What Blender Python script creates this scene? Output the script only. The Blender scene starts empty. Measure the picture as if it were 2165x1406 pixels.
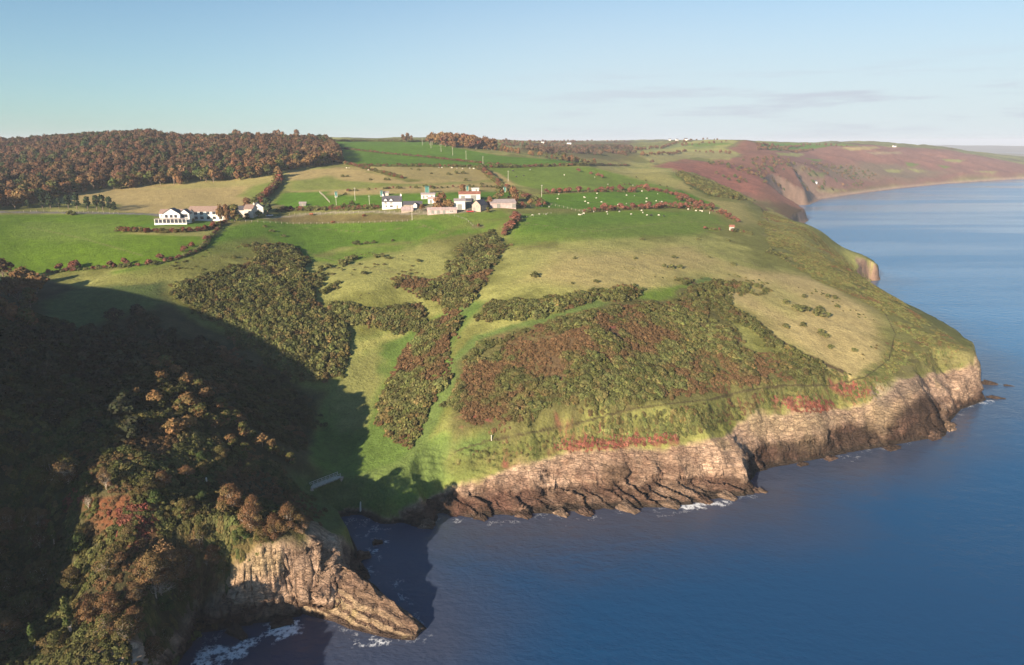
import bpy, math, random
import numpy as np
from mathutils import Vector

# ------------------------------------------------------------------ camera, sky, sun, exposure
SC = bpy.context.scene
COL = SC.collection
CAM_H = 100.0
PITCH = 15.6
cam_data = bpy.data.cameras.new("camera")
cam_data.sensor_width = 36.0
cam_data.lens = 36.0 * 1443.0 / 2165.0
cam_data.clip_start = 1.0
cam_data.clip_end = 60000.0
cam = bpy.data.objects.new("camera", cam_data)
cam.location = (0, 0, CAM_H)
cam.rotation_euler = (math.radians(90 - PITCH), 0, 0)
COL.objects.link(cam)
SC.camera = cam

SUN_ELEV = 18.0
SHADOW = np.array([0.60, 0.80]); SHADOW /= np.linalg.norm(SHADOW)      # direction in which shadows fall (x right, y away)
sun_data = bpy.data.lights.new("sun", 'SUN')
sun_data.energy = 4.6
sun_data.angle = math.radians(0.6)
sun_data.color = (1.0, 0.82, 0.62)
sun = bpy.data.objects.new("sun", sun_data)
ce, se = math.cos(math.radians(SUN_ELEV)), math.sin(math.radians(SUN_ELEV))
sun.rotation_euler = Vector((-SHADOW[0] * ce, -SHADOW[1] * ce, se)).to_track_quat('Z', 'Y').to_euler()
sun.location = (-200, -200, 300)
COL.objects.link(sun)

SKY_STRENGTH = 0.052
world = bpy.data.worlds.new("World")
SC.world = world
world.use_nodes = True
wn, wl = world.node_tree.nodes, world.node_tree.links
wn.clear()
w_out = wn.new('ShaderNodeOutputWorld')
w_bg = wn.new('ShaderNodeBackground')
w_sky = wn.new('ShaderNodeTexSky')
w_sky.sky_type = 'NISHITA'
w_sky.sun_disc = False
w_sky.sun_elevation = math.radians(SUN_ELEV)
w_sky.sun_rotation = math.atan2(-SHADOW[0], -SHADOW[1])
w_sky.altitude = 100
w_sky.air_density = 1.0
w_sky.dust_density = 0.3
w_sky.ozone_density = 2.5
w_bg.inputs['Strength'].default_value = SKY_STRENGTH
# thin cloud streaks low over the bay
w_tc = wn.new('ShaderNodeTexCoord')
w_sep = wn.new('ShaderNodeSeparateXYZ')
wl.new(w_tc.outputs['Generated'], w_sep.inputs[0])
w_map = wn.new('ShaderNodeMapping')
w_map.inputs['Scale'].default_value = (3.2, 3.2, 34.0)
wl.new(w_tc.outputs['Generated'], w_map.inputs['Vector'])
w_no = wn.new('ShaderNodeTexNoise')
w_no.inputs['Scale'].default_value = 1.6
w_no.inputs['Detail'].default_value = 6.0
w_no.inputs['Roughness'].default_value = 0.55
wl.new(w_map.outputs[0], w_no.inputs['Vector'])
def w_range(src, a, b, c, d):
    n = wn.new('ShaderNodeMapRange'); n.interpolation_type = 'SMOOTHSTEP'
    wl.new(src, n.inputs['Value'])
    for i, v in zip((1, 2, 3, 4), (a, b, c, d)):
        n.inputs[i].default_value = v
    return n.outputs[0]
def w_mul(a, b):
    n = wn.new('ShaderNodeMath'); n.operation = 'MULTIPLY'
    wl.new(a, n.inputs[0])
    if isinstance(b, float): n.inputs[1].default_value = b
    else: wl.new(b, n.inputs[1])
    return n.outputs[0]
cl = w_range(w_no.outputs['Fac'], 0.47, 0.66, 0.0, 1.0)
cl = w_mul(cl, w_range(w_sep.outputs['Z'], 0.0, 0.03, 0.3, 1.0))
cl = w_mul(cl, w_range(w_sep.outputs['Z'], 0.05, 0.115, 1.0, 0.0))
cl = w_mul(cl, w_range(w_sep.outputs['X'], -0.25, 0.45, 0.08, 1.0))
cl = w_mul(cl, 0.8)
veil = w_range(w_sep.outputs['X'], -0.62, 0.22, 0.34, 1.0)
veil = w_mul(veil, w_range(w_sep.outputs['Z'], 0.0, 0.36, 0.92, 0.0))
w_tint = wn.new('ShaderNodeVectorMath'); w_tint.operation = 'MULTIPLY'; wl.new(w_sky.outputs[0], w_tint.inputs[0]); w_tint.inputs[1].default_value = (0.55, 0.85, 0.97)
w_mix0 = wn.new('ShaderNodeMix'); w_mix0.data_type = 'RGBA'
wl.new(veil, w_mix0.inputs[0]); wl.new(w_tint.outputs[0], w_mix0.inputs[6])
w_mix0.inputs[7].default_value = (5.1, 5.65, 6.05, 1)
w_mix = wn.new('ShaderNodeMix'); w_mix.data_type = 'RGBA'
wl.new(cl, w_mix.inputs[0]); wl.new(w_mix0.outputs[2], w_mix.inputs[6])
w_mix.inputs[7].default_value = (4.2, 4.55, 5.2, 1)
wl.new(w_mix.outputs[2], w_bg.inputs['Color'])
wl.new(w_bg.outputs[0], w_out.inputs['Surface'])

SC.view_settings.view_transform = 'Standard'
SC.view_settings.look = 'None'
SC.view_settings.gamma = 1.0
SC.view_settings.use_curve_mapping = False
SC.view_settings.exposure = 1.40
SC.render.engine = 'CYCLES'
SC.cycles.use_denoising = True
SC.cycles.max_bounces = 5
SC.cycles.diffuse_bounces = 2
SC.cycles.glossy_bounces = 2
SC.cycles.transparent_max_bounces = 6
SC.cycles.volume_bounces = 0
SC.cycles.sample_clamp_indirect = 4.0

rng = np.random.default_rng(7)
random.seed(7)

# ------------------------------------------------------------------ photograph pixel -> ray
F = 1443.0
_p = math.radians(PITCH); CP, SP = math.cos(_p), math.sin(_p)
def ray(px, py):
    px = np.asarray(px, float); py = np.asarray(py, float)
    a = (px - 1082.5) / F; b = (703.0 - py) / F
    return a, CP + b * SP, -(SP - b * CP)           # x, y, z of the ray
def at_z(px, py, z):
    a, f, d = ray(px, py); t = (z - CAM_H) / d
    return float(a * t), float(f * t), float(z)
def at_d(px, py, fwd):
    a, f, d = ray(px, py); t = fwd / f
    return float(a * t), float(fwd), float(CAM_H + d * t)
def project(x, y, z):
    dz = np.asarray(z) - CAM_H
    depth = y * CP - dz * SP
    up = y * SP + dz * CP
    return 1082.5 + F * x / depth, 703.0 - F * up / depth

# ------------------------------------------------------------------ noise
def _hash(ix, iy, seed):
    h = (ix.astype(np.int64) * 374761393 + iy.astype(np.int64) * 668265263 + seed * 974711) & 0x7fffffff
    h = ((h ^ (h >> 13)) * 1274126177) & 0x7fffffff
    h = (h ^ (h >> 16)) & 0xffff
    return h.astype(np.float64) / 65535.0
def vnoise(x, y, seed=0):
    x = np.asarray(x, float); y = np.asarray(y, float)
    ix = np.floor(x); iy = np.floor(y)
    fx = x - ix; fy = y - iy
    fx = fx * fx * fx * (fx * (fx * 6 - 15) + 10); fy = fy * fy * fy * (fy * (fy * 6 - 15) + 10)
    a = _hash(ix, iy, seed); b = _hash(ix + 1, iy, seed); c = _hash(ix, iy + 1, seed); d = _hash(ix + 1, iy + 1, seed)
    return (a + (b - a) * fx) * (1 - fy) + (c + (d - c) * fx) * fy - 0.5
def fbm(x, y, octv=4, seed=0, gain=0.5):
    s = 0.0; amp = 1.0; tot = 0.0
    for o in range(octv):
        ca, sa = math.cos(0.6 * o), math.sin(0.6 * o)
        s = s + amp * vnoise((x * ca - y * sa) * 2.0 ** o + 17.3 * o, (x * sa + y * ca) * 2.0 ** o - 9.1 * o, seed + o)
        tot += amp; amp *= gain
    return s / tot * 2.0                            # about -1..1
def sstep(a, b, x):
    t = np.clip((x - a) / (b - a), 0, 1); return t * t * (3 - 2 * t)
# ------------------------------------------------------------------ the lie of the land: surveyed points (pixel + height, pixel + distance, plan)
Zp = [  # px, py, z
 # slope of the headland, middle column and rightwards
 (1250,905,19.5),(1250,850,25),(1250,800,29),(1250,750,34),(1250,700,38),(1250,650,42),(1250,600,46),(1250,550,50),(1250,500,54),(1250,460,57),(1250,430,60.5),(1250,400,66),(1250,370,72),(1250,352,78),
 (1050,935,16.5),(1050,880,21),(1050,800,27),(1050,700,36),(1050,640,41),(1100,930,18),(1100,560,48.5),(1100,480,56),(1120,430,62),
 (1400,900,19),(1400,830,25),(1400,750,31),(1400,650,40),(1400,560,47),(1400,480,53),(1400,440,57),(1400,400,63.5),(1400,362,72),
 (1520,890,18.5),(1560,820,23.5),(1560,740,30),(1560,650,37),(1560,560,43),(1560,480,49),(1560,440,52.5),
 (1700,840,19.5),(1700,760,26),(1700,660,33.5),(1680,580,38),(1680,520,40),(1600,440,49),(1640,480,44),(1440,368,68),(1500,393,61),(1560,414,55),(1600,430,51),(1460,410,59.5),(1350,375,69.5),(1430,358,70.5),
 (1830,800,20),(1830,730,25),(1830,660,29.5),(1780,590,33),(1720,520,36.5),
 (1950,760,19.5),(1950,710,22.5),(2045,755,19),(2040,735,20.5),(1930,660,25),
 # coomb and stream bed
 (1040,500,52.5),(1000,600,43),(930,690,32.5),(850,770,23.5),(790,860,16),(750,950,10.5),(740,1030,7.5),(800,1050,7.5),(860,1030,9),(900,1010,11.5),(940,960,14.5),(880,900,16),(930,800,26),(960,720,33),
 (700,640,38.5),(780,620,41),(850,560,47),(760,540,48),(830,700,30),(700,1070,7),
 # western slope above the coomb
 (550,650,39),(600,750,28),(690,800,21.5),(700,720,29),(450,590,46.5),(600,540,48.5),(700,480,53.5),(830,470,56.5),(930,480,56),(600,470,55.5),(500,500,54),
 (370,478,57),(470,465,57.5),(560,462,58),(200,520,53),(200,460,57.5),(50,560,48.5),(50,460,58),(-60,470,58),(-60,560,50),(150,600,45.5),(300,620,45),(250,580,48),
 (300,440,59.5),(280,400,66.5),(500,400,66.5),(440,440,60),(580,372,74),(120,420,63),(0,445,60),(650,440,60.5),(740,440,61.5),(690,400,68),(840,440,62),(950,440,62.5),(1060,437,63),(850,400,69),(950,400,68.5),(1000,420,65.5),
 (700,360,77),(850,355,79),(1000,354,79),(1050,390,69),
 # shaded valley, lit spur, near headland
 (450,720,32),(550,800,23.5),(620,850,17.5),(660,930,11),(300,680,39),(150,700,40),(40,660,43.5),(100,800,40),(100,900,35),(200,900,33),(220,780,38),
 (340,780,36.5),(450,845,31.5),(560,925,22),(630,965,15.5),(400,920,29),
 (400,1000,23),(200,1000,29),(500,1000,19.5),(600,1030,13.5),(300,1100,23.5),(100,1100,20),(450,1130,21.5),(560,1100,20.5),(640,1130,17),(700,1120,9),
 (380,1200,15),(300,1250,15),(100,1300,11),(480,1220,14),(200,1330,15),(330,1370,12),(0,1200,14),(700,1175,12),
]
Dp = [  # px, py, distance
 (300,350,600),(300,322,700),(300,296,810),(420,330,680),(420,308,800),(150,330,720),(150,303,860),(560,320,700),(560,303,820),(0,340,720),(0,312,900),
 (620,340,640),(640,315,760),(800,320,776),(800,302,960),(800,297,1100),(960,330,740),(960,307,860),(1000,304,1000),(1100,332,760),(1200,343,735),
 (1430,348,1000),(1450,332,1200),(1550,320,1300),(1575,298,1500),(1400,312,1500),(1300,300,2300),(1500,298,1900),(1150,318,1300),(1150,303,2200),
 (1500,372,950),(1500,398,850),(1600,402,915),(1650,422,900),(1600,352,1150),(1650,385,1080),(1700,404,1135),(1700,352,1300),(1650,322,1500),(1800,332,1700),(1800,372,1500),(1800,398,1390),
 (1800,305,2000),(2000,350,1900),(2000,314,2350),(2000,376,1760),(2100,331,2350),(2165,347,2250),(2165,366,2020),(2250,360,2300),(1900,308,2150),(1700,304,2200),
 (1765,536,425),(1714,490,445),(1832,593,378),(1800,565,400),(1752,498,506),(1824,538,512),(1843,547,514),(1720,478,505),
 (1335,333,1080),(1330,318,1300),(1270,338,950),(1200,326,1000),
]
Wp = [  # plan points out of sight or out of frame
 (208,700,53.5),(214,660,51.5),(200,748,58),(232,660,38),(228,700,41),(225,752,42),(150,810,52),(240,590,24),(235,560,27),(262,570,10),(250,800,26),
 (188,300,21),(196,350,23),(226,436,8),(240,474,4),(218,462,20),
 (-3000,3000,98),(0,3000,98),(-1500,1500,99),(0,1500,99),(-600,1100,101),(-6000,9500,104),(0,9500,112),(2500,9500,90),(1000,4500,104),(1800,3200,60),(2400,3000,20),(3000,6000,60),(900,2600,101),(-4000,1000,90),(-1200,500,75),(-500,300,62),
 # the ridge to the left of the frame that shades the coomb
 (-262,262,58),(-245,238,63),(-215,215,66),(-190,196,68),(-163,166,66),(-140,139,60),(-126,124,51),(-119,112,40),(-110,101,26),(-101,90,13),(-86,70,9),(-230,100,62),(-160,40,30),(-320,120,65),(-260,0,40),(-420,240,62),(-75,50,8),
]
pts = [at_z(*q) for q in Zp] + [at_d(*q) for q in Dp] + [tuple(map(float, q)) for q in Wp]
PT = np.array(pts)
def _warp(x, y):                                    # work in log-polar-like plan coordinates so near and far points weigh alike
    r = np.hypot(x, y); k = np.log1p(r / 120.0) / np.maximum(r, 1e-6) * 120.0
    return x * k / 100.0, y * k / 100.0
def _tps_fit(P, lam=2e-3):
    x, y = _warp(P[:, 0], P[:, 1]); n = len(P)
    d2 = (x[:, None] - x[None]) ** 2 + (y[:, None] - y[None]) ** 2
    K = 0.5 * d2 * np.log(d2 + 1e-12) + lam * np.eye(n)
    Q = np.c_[np.ones(n), x, y]
    A = np.block([[K, Q], [Q.T, np.zeros((3, 3))]])
    return np.linalg.solve(A, np.r_[P[:, 2], 0, 0, 0])
TW = _tps_fit(PT)
TXY = np.c_[_warp(PT[:, 0], PT[:, 1])]
def tps(x, y):
    sh = np.shape(x); x = np.ravel(x); y = np.ravel(y)
    u, v = _warp(x, y); out = np.empty(len(u))
    n = len(TXY)
    for i in range(0, len(u), 40000):
        a = u[i:i + 40000]; b = v[i:i + 40000]
        d2 = (a[:, None] - TXY[None, :, 0]) ** 2 + (b[:, None] - TXY[None, :, 1]) ** 2 + 1e-12
        out[i:i + 40000] = 0.5 * (d2 * np.log(d2)) @ TW[:n] + TW[n] + TW[n + 1] * a + TW[n + 2] * b
    return out.reshape(sh)

# coastline: (pixel at sea level | plan point), then the cliff section there: wall foot d,z / wall top d,z / upper slope d,z
def cz(px, py): return at_z(px, py, 0)[:2]
LEDGE = (7.5, 3.0, 9.5, 7, 17.5, 15.5)
DARK = (1.5, 0.8, 4, 7.5, 11, 16.5)
STEEP = (2, 1.0, 5, 13, 9, 24)
BEACH = (8, 2.0, 22, 12, 50, 44)
FAR = (3, 2.0, 10, 22, 24, 42)
SLAB = (8, 3.0, 13, 7, 17, 18)
COAST = [
 ((-300,-60), STEEP), ((-200,-40), STEEP), ((-130,0), STEEP), ((-85,24), STEEP), ((-58,44), STEEP), ((-45,62), STEEP), ((-41,78), STEEP), ((-46,90), STEEP), ((-56,100), STEEP), ((-66,107), STEEP),
 (cz(395,1385), STEEP), (cz(430,1345), STEEP), (cz(500,1330), STEEP), (cz(565,1320), STEEP), (cz(655,1302), (2, 1.0, 5, 13, 8, 20)), (cz(740,1338), SLAB), (cz(868,1342), SLAB), (cz(840,1280), SLAB), (cz(795,1225), SLAB), (cz(770,1175), STEEP), (cz(745,1130), STEEP), (cz(725,1095), (2,1,5,4,12,9)),
 (cz(760,1092), (2,1,5,4,12,9)), (cz(800,1112), (3,1,6,4,10,10)), (cz(850,1108), (2,1,5,5,12,11)), (cz(892,1122), LEDGE), (cz(925,1112), LEDGE), (cz(932,1090), LEDGE), (cz(950,1098), LEDGE),
 (cz(1000,1098), LEDGE), (cz(1100,1094), LEDGE), (cz(1250,1088), LEDGE), (cz(1350,1078), LEDGE), (cz(1440,1074), LEDGE), (cz(1520,1060), (7,2.6,9.5,6.5,16.5,15)), (cz(1606,1046), (6,2,10,6,16,13)), (cz(1599,1037), (1,1,2.4,6.5,9,14.5)), (cz(1583,1022), (1,1,2.4,6.5,8,14.5)),
 (cz(1596,1010), (1,1,2.4,6.5,9,14.5)), (cz(1604,1000), DARK), (cz(1700,978), DARK), (cz(1850,950), DARK), (cz(1930,935), DARK), (cz(2004,924), (2,1,5,7,12,16.5)), (cz(2014,890), (1.5,1,4.5,7.5,12,16.5)), (cz(2034,866), (1,1,4,9,11,17.5)), (cz(2088,846), (1,1,4,12,9,19)),
 ((200,274), STEEP), ((212,300), STEEP), ((225,350), STEEP), ((236,395), STEEP), ((228,435), STEEP), ((240,472), STEEP), ((262,497), (1.5,2,4,13,9,18)), ((279,506), (1.5,2,4,13,9,18)), (cz(1849,584), (1.5,2,4,14,9,18)), ((272,535), STEEP), ((262,560), FAR), ((262,620), FAR), ((288,690), FAR), ((318,770), FAR), ((350,840), FAR), ((388,900), FAR),
 (cz(1711,465), FAR), ((388,960), FAR), ((402,1045), FAR), ((445,1118), FAR), (cz(1712,433), FAR), (cz(1740,421), BEACH), (cz(1800,412), BEACH), (cz(1900,399), BEACH), (cz(2000,389), BEACH), (cz(2100,382), BEACH), (cz(2165,378), BEACH), (cz(2300,370), BEACH),
 ((2350,2500), BEACH), ((2600,2950), BEACH), ((2350,3350), BEACH), ((2050,3800), BEACH), ((2300,4800), BEACH), ((2800,6200), BEACH), ((2800,14000), BEACH), ((-14000,14000), BEACH), ((-14000,-60), BEACH),
]
CX = np.array([c[0] for c in COAST]); CK = np.array([c[1] for c in COAST], float)
DX = []; DK = []
for _i in range(len(CX) - 1):
    _l = math.hypot(*(CX[_i + 1] - CX[_i])); _n = max(1, int(_l / 3.5)) if _l < 60 else 1
    for _k in range(_n): DX.append(CX[_i] + (CX[_i + 1] - CX[_i]) * _k / _n); DK.append(CK[_i] + (CK[_i + 1] - CK[_i]) * _k / _n)
DX, DK = zip(*[(a, b) for a, b in zip(DX, DK) if a[1] < 360])
def seg_dist(x, y, PX, closed=True):
    n = len(PX); best = np.full(x.shape, 1e18); bi = np.zeros(x.shape, int); bt = np.zeros(x.shape)
    for i in range(n if closed else n - 1):
        ax, ay = PX[i]; bx, by = PX[(i + 1) % n]
        dx, dy = bx - ax, by - ay
        t = np.clip(((x - ax) * dx + (y - ay) * dy) / (dx * dx + dy * dy + 1e-12), 0, 1)
        d = (x - ax - t * dx) ** 2 + (y - ay - t * dy) ** 2
        m = d < best; best[m] = d[m]; bi[m] = i; bt[m] = t[m]
    return np.sqrt(best), bi, bt
def inside(x, y, PX):
    r = np.zeros(x.shape, bool); n = len(PX)
    for i in range(n):
        ax, ay = PX[i]; bx, by = PX[(i + 1) % n]
        if ay == by: continue
        c = ((ay > y) != (by > y)) & (x < (bx - ax) * (y - ay) / (by - ay) + ax)
        r ^= c
    return r
def coast_dist(x, y):
    d, i, t = seg_dist(x, y, CX)
    s = np.where(inside(x, y, CX), d, -d)
    k = CK[i] * (1 - t[..., None]) + CK[(i + 1) % len(CX)] * t[..., None]
    m = (np.abs(s) < 45) & (y < 330)                 # near at hand the section changes gradually along the shore
    if m.any():
        xs, ys = x[m], y[m]; num = np.zeros((len(xs), 6)); den = np.zeros(len(xs))
        for (px_, py_), kk in zip(DX, DK):
            w = 1.0 / ((xs - px_) ** 2 + (ys - py_) ** 2 + 6.0) ** 2
            num += w[:, None] * kk[None]; den += w
        k[m] = num / den[:, None]
    return s, k
def ground(x, y):
    """height, signed distance to the shore, how much of the cliff section shows (0 grass .. 1 rock)"""
    z = tps(x, y)
    r = np.hypot(x, y)
    z = z + fbm(x / 40, y / 40, 4, 3) * np.clip(r / 700, 0.25, 4.0) + fbm(x / 7, y / 7, 3, 11) * 0.22
    z = z + fbm(x / 190, y / 190, 4, 13) * 7.0 * sstep(850, 1400, r)
    d, k = coast_dist(x, y)
    near = np.clip(1.6 - r / 900, 0.0, 1)
    w = fbm(x / 14, y / 14, 3, 21) * 3.0 + fbm(x / 4.5, y / 4.5, 2, 31) * 0.7
    dd = np.maximum(d + w * near * sstep(-0.5, 5, d), np.minimum(d, 0.6))
    d1, z1, d2, z2, d3, z3 = [k[..., j] for j in range(6)]
    c = np.where(dd < d1, -0.6 + (z1 + 0.6) * dd / d1,
        np.where(dd < d2, z1 + (z2 - z1) * (dd - d1) / (d2 - d1),
        np.where(dd < d3, z2 + (z3 - z2) * (dd - d2) / (d3 - d2), z3 + (dd - d3) * 1.6)))
    # bedding: the rock breaks in tilted steps
    # tilted slabs with joints on the wave-cut ledge
    jo = (x * 0.55 + y * 0.84 + 4.0 * fbm(x / 11, y / 11, 3, 45)) / 3.4; ja = _hash(np.floor(jo), np.floor(jo * 0), 46); jo = jo - np.floor(jo)
    c = c + ((jo - .45) * (.3 + 1.5 * ja) + .8 * (ja - .5)) * near * sstep(.2, 2.0, dd) * sstep(d2, d1 * .8, dd)
    bed = c + 0.16 * x * near - 0.05 * y
    st = 1.35; fr = bed / st - np.floor(bed / st)
    c = c + (sstep(0.25, 0.75, fr) - fr) * st * 0.62 * near * sstep(0.5, 2.5, c)
    c = c + fbm(x / 2.4, y / 2.4, 3, 41) * 0.35 * near * sstep(0.3, 2, dd)
    c = np.where(d < 0, np.maximum(-6.0, -0.6 + d * 0.5), c)
    diff = c - z
    rock = sstep(0.8, -0.8, diff)
    h = np.where(diff < -1.5, c, np.where(diff > 1.5, z, z - np.maximum(0, (1.5 - diff)) ** 2 / 6.0))
    return np.maximum(h, -6.0), d, rock

# fan-shaped grid, finest where the land is nearest
def _spaced(a, b, s): return np.linspace(a, b, max(2, int(round((b - a) / s)) + 1))[:-1]
TH = np.radians(np.r_[_spaced(-82, -44, 0.35), _spaced(-44, 43, 0.078), np.linspace(43, 52, 24)])
RR = np.r_[_spaced(46, 330, 0.36), 330 * (11000 / 330) ** np.linspace(0, 1, 480)]
GX = RR[:, None] * np.sin(TH)[None]; GY = RR[:, None] * np.cos(TH)[None]
GZ, GD, GROCK = ground(GX, GY)
def _bil(A, x, y):
    r = np.hypot(x, y); th = np.arctan2(x, y)
    i = np.clip(np.interp(r, RR, np.arange(len(RR))), 0, len(RR) - 1.001); j = np.clip(np.interp(th, TH, np.arange(len(TH))), 0, len(TH) - 1.001)
    i0 = i.astype(int); j0 = j.astype(int); fi = i - i0; fj = j - j0
    return (A[i0, j0] * (1 - fi) + A[i0 + 1, j0] * fi) * (1 - fj) + (A[i0, j0 + 1] * (1 - fi) + A[i0 + 1, j0 + 1] * fi) * fj
def hz(x, y): return _bil(GZ, np.asarray(x, float), np.asarray(y, float))
_TS = 60 * (9000 / 60) ** np.linspace(0, 1, 1500)
def hit(px, py, zoff=0.0):
    """where the sight line through photograph pixel (px, py) meets the land or the sea: arrays x, y, z"""
    px = np.atleast_1d(np.asarray(px, float)); py = np.atleast_1d(np.asarray(py, float))
    X = np.empty(len(px)); Y = np.empty(len(px)); Z = np.empty(len(px))
    for q in range(len(px)):
        a, f, d = ray(px[q], py[q])
        x, y, z = a * _TS, f * _TS, CAM_H + d * _TS
        g = np.maximum(hz(x, y), 0) + zoff
        b = np.nonzero(z < g)[0]
        i = b[0] if len(b) else int(np.argmin((z - g)[:-1] / _TS[:-1]))
        if i > 0:
            u0, u1 = z[i - 1] - g[i - 1], z[i] - g[i]
            t = _TS[i - 1] + (_TS[i] - _TS[i - 1]) * (u0 / (u0 - u1) if u0 != u1 else 1)
        else: t = _TS[0]
        X[q], Y[q] = a * t, f * t
        Z[q] = max(float(hz(X[q], Y[q])), 0.0)
    return X, Y, Z
def h1(px, py):
    x, y, z = hit(px, py); return float(x[0]), float(y[0]), float(z[0])
def plan(poly, closed=True, step=14):
    """a pixel outline laid down on the ground as a plan outline"""
    P = []
    n = len(poly)
    for i in range(n if closed else n - 1):
        a = poly[i]; b = poly[(i + 1) % n]
        m = max(1, int(math.hypot(b[0] - a[0], b[1] - a[1]) / step))
        for k in range(m): P.append((a[0] + (b[0] - a[0]) * k / m, a[1] + (b[1] - a[1]) * k / m))
    if not closed: P.append(poly[-1])
    P = np.array(P, float)
    x, y, z = hit(P[:, 0], P[:, 1])
    return np.c_[x, y]
# ------------------------------------------------------------------ ground colours (what grows or lies there, as plan masks)
sea_cut = GZ.max()
NV = GZ.size
gx, gy, gz_, gd, grock = GX.ravel(), GY.ravel(), GZ.ravel(), GD.ravel(), GROCK.ravel()
n_big = fbm(gx / 38, gy / 38, 4, 51); n_mid = fbm(gx / 9, gy / 9, 4, 52); n_small = fbm(gx / 2.2, gy / 2.2, 3, 53); n_far = fbm(gx / 170, gy / 170, 4, 54)
def mask(poly, soft=3.0, rag=0.0, ragn=None, laid=False, closed=True):
    P = poly if laid else plan(poly)
    lo = P.min(0) - 6 * soft; hi = P.max(0) + 6 * soft
    idx = np.nonzero((gx > lo[0]) & (gx < hi[0]) & (gy > lo[1]) & (gy < hi[1]) & (gz_ > -1))[0]
    m = np.zeros(NV)
    if len(idx):
        x, y = gx[idx], gy[idx]
        d, _, _ = seg_dist(x, y, P)
        s = np.where(inside(x, y, P), d, -d)
        if rag: s = s + rag * (n_mid if ragn is None else ragn)[idx]
        m[idx] = sstep(-soft, soft, s)
    return m
def line_mask(poly, half, soft, step=10):
    P = plan(poly, False, step)
    lo = P.min(0) - 4 * (half + soft); hi = P.max(0) + 4 * (half + soft)
    idx = np.nonzero((gx > lo[0]) & (gx < hi[0]) & (gy > lo[1]) & (gy < hi[1]) & (gz_ > -1))[0]
    m = np.zeros(NV)
    if len(idx):
        d, _, _ = seg_dist(gx[idx], gy[idx], P, False)
        m[idx] = sstep(half + soft, half - soft, d + n_small[idx] * soft * 0.6)
    return m
C = np.empty((NV, 3))
def put(m, c, var=None, amt=0.0):
    global C
    c = np.array(c, float)[None]
    if var is not None: c = c * (1 + amt * var[:, None])
    C = C * (1 - m[:, None]) + c * m[:, None]
LUSH = (0.084, 0.168, 0.014); PASTURE = (0.125, 0.185, 0.028); PALE = (0.258, 0.258, 0.080); STRAW = (0.33, 0.26, 0.11)
ROUGH = (0.150, 0.155, 0.042); HEATH = (0.145, 0.150, 0.045); BRACKEN = (0.205, 0.098, 0.066); BROWN = (0.098, 0.062, 0.030); MOSS = (0.060, 0.078, 0.022)
ROCK = (0.47, 0.325, 0.228); ROCKDARK = (0.045, 0.029, 0.021); EARTH = (0.26, 0.165, 0.095); SAND = (0.40, 0.29, 0.22)
C[:] = ROUGH
put(sstep(-0.2, 0.5, n_big + 0.6 * n_mid), PALE)
one = np.ones(NV)
far = sstep(560, 760, np.hypot(gx, gy))
# --- far country
put(far * sstep(-0.25, 0.25, n_far), (0.13, 0.15, 0.055)); put(far * sstep(0.1, 0.5, n_far + 0.4 * n_big), BROWN)
FARM = sstep(690, 760, gy)
put(FARM * mask([(1385,352),(1440,335),(1500,342),(1562,330),(1545,312),(1575,296),(1650,318),(1720,340),(1800,352),(1900,372),(1780,404),(1700,440),(1640,430),(1600,425),(1520,396)], 10, 12, n_big), BRACKEN, n_big, 0.3)
put(FARM * mask([(1400,350),(1480,342),(1560,350),(1620,385),(1600,412),(1540,398),(1470,368)], 8, 10, n_big), (0.225,0.092,0.064), n_mid, 0.25)
put(FARM * mask([(1640,306),(1800,306),(1905,311),(2000,316),(2100,334),(2175,350),(2200,372),(2050,382),(1900,396),(1790,404),(1720,380),(1660,330)], 14, 20, n_far), (0.21,0.105,0.080), n_big, 0.3)
put(FARM * mask([(1700,318),(1850,316),(2000,322),(2100,338),(2160,352),(2060,354),(1900,340),(1760,340)], 30, 40, n_far), (0.235,0.118,0.088), n_mid, 0.2)
put(FARM * mask([(1720,345),(1900,350),(2050,362),(2000,372),(1850,385),(1760,375)], 20, 30, n_far) * 0.7, (0.17,0.145,0.085))
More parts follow.
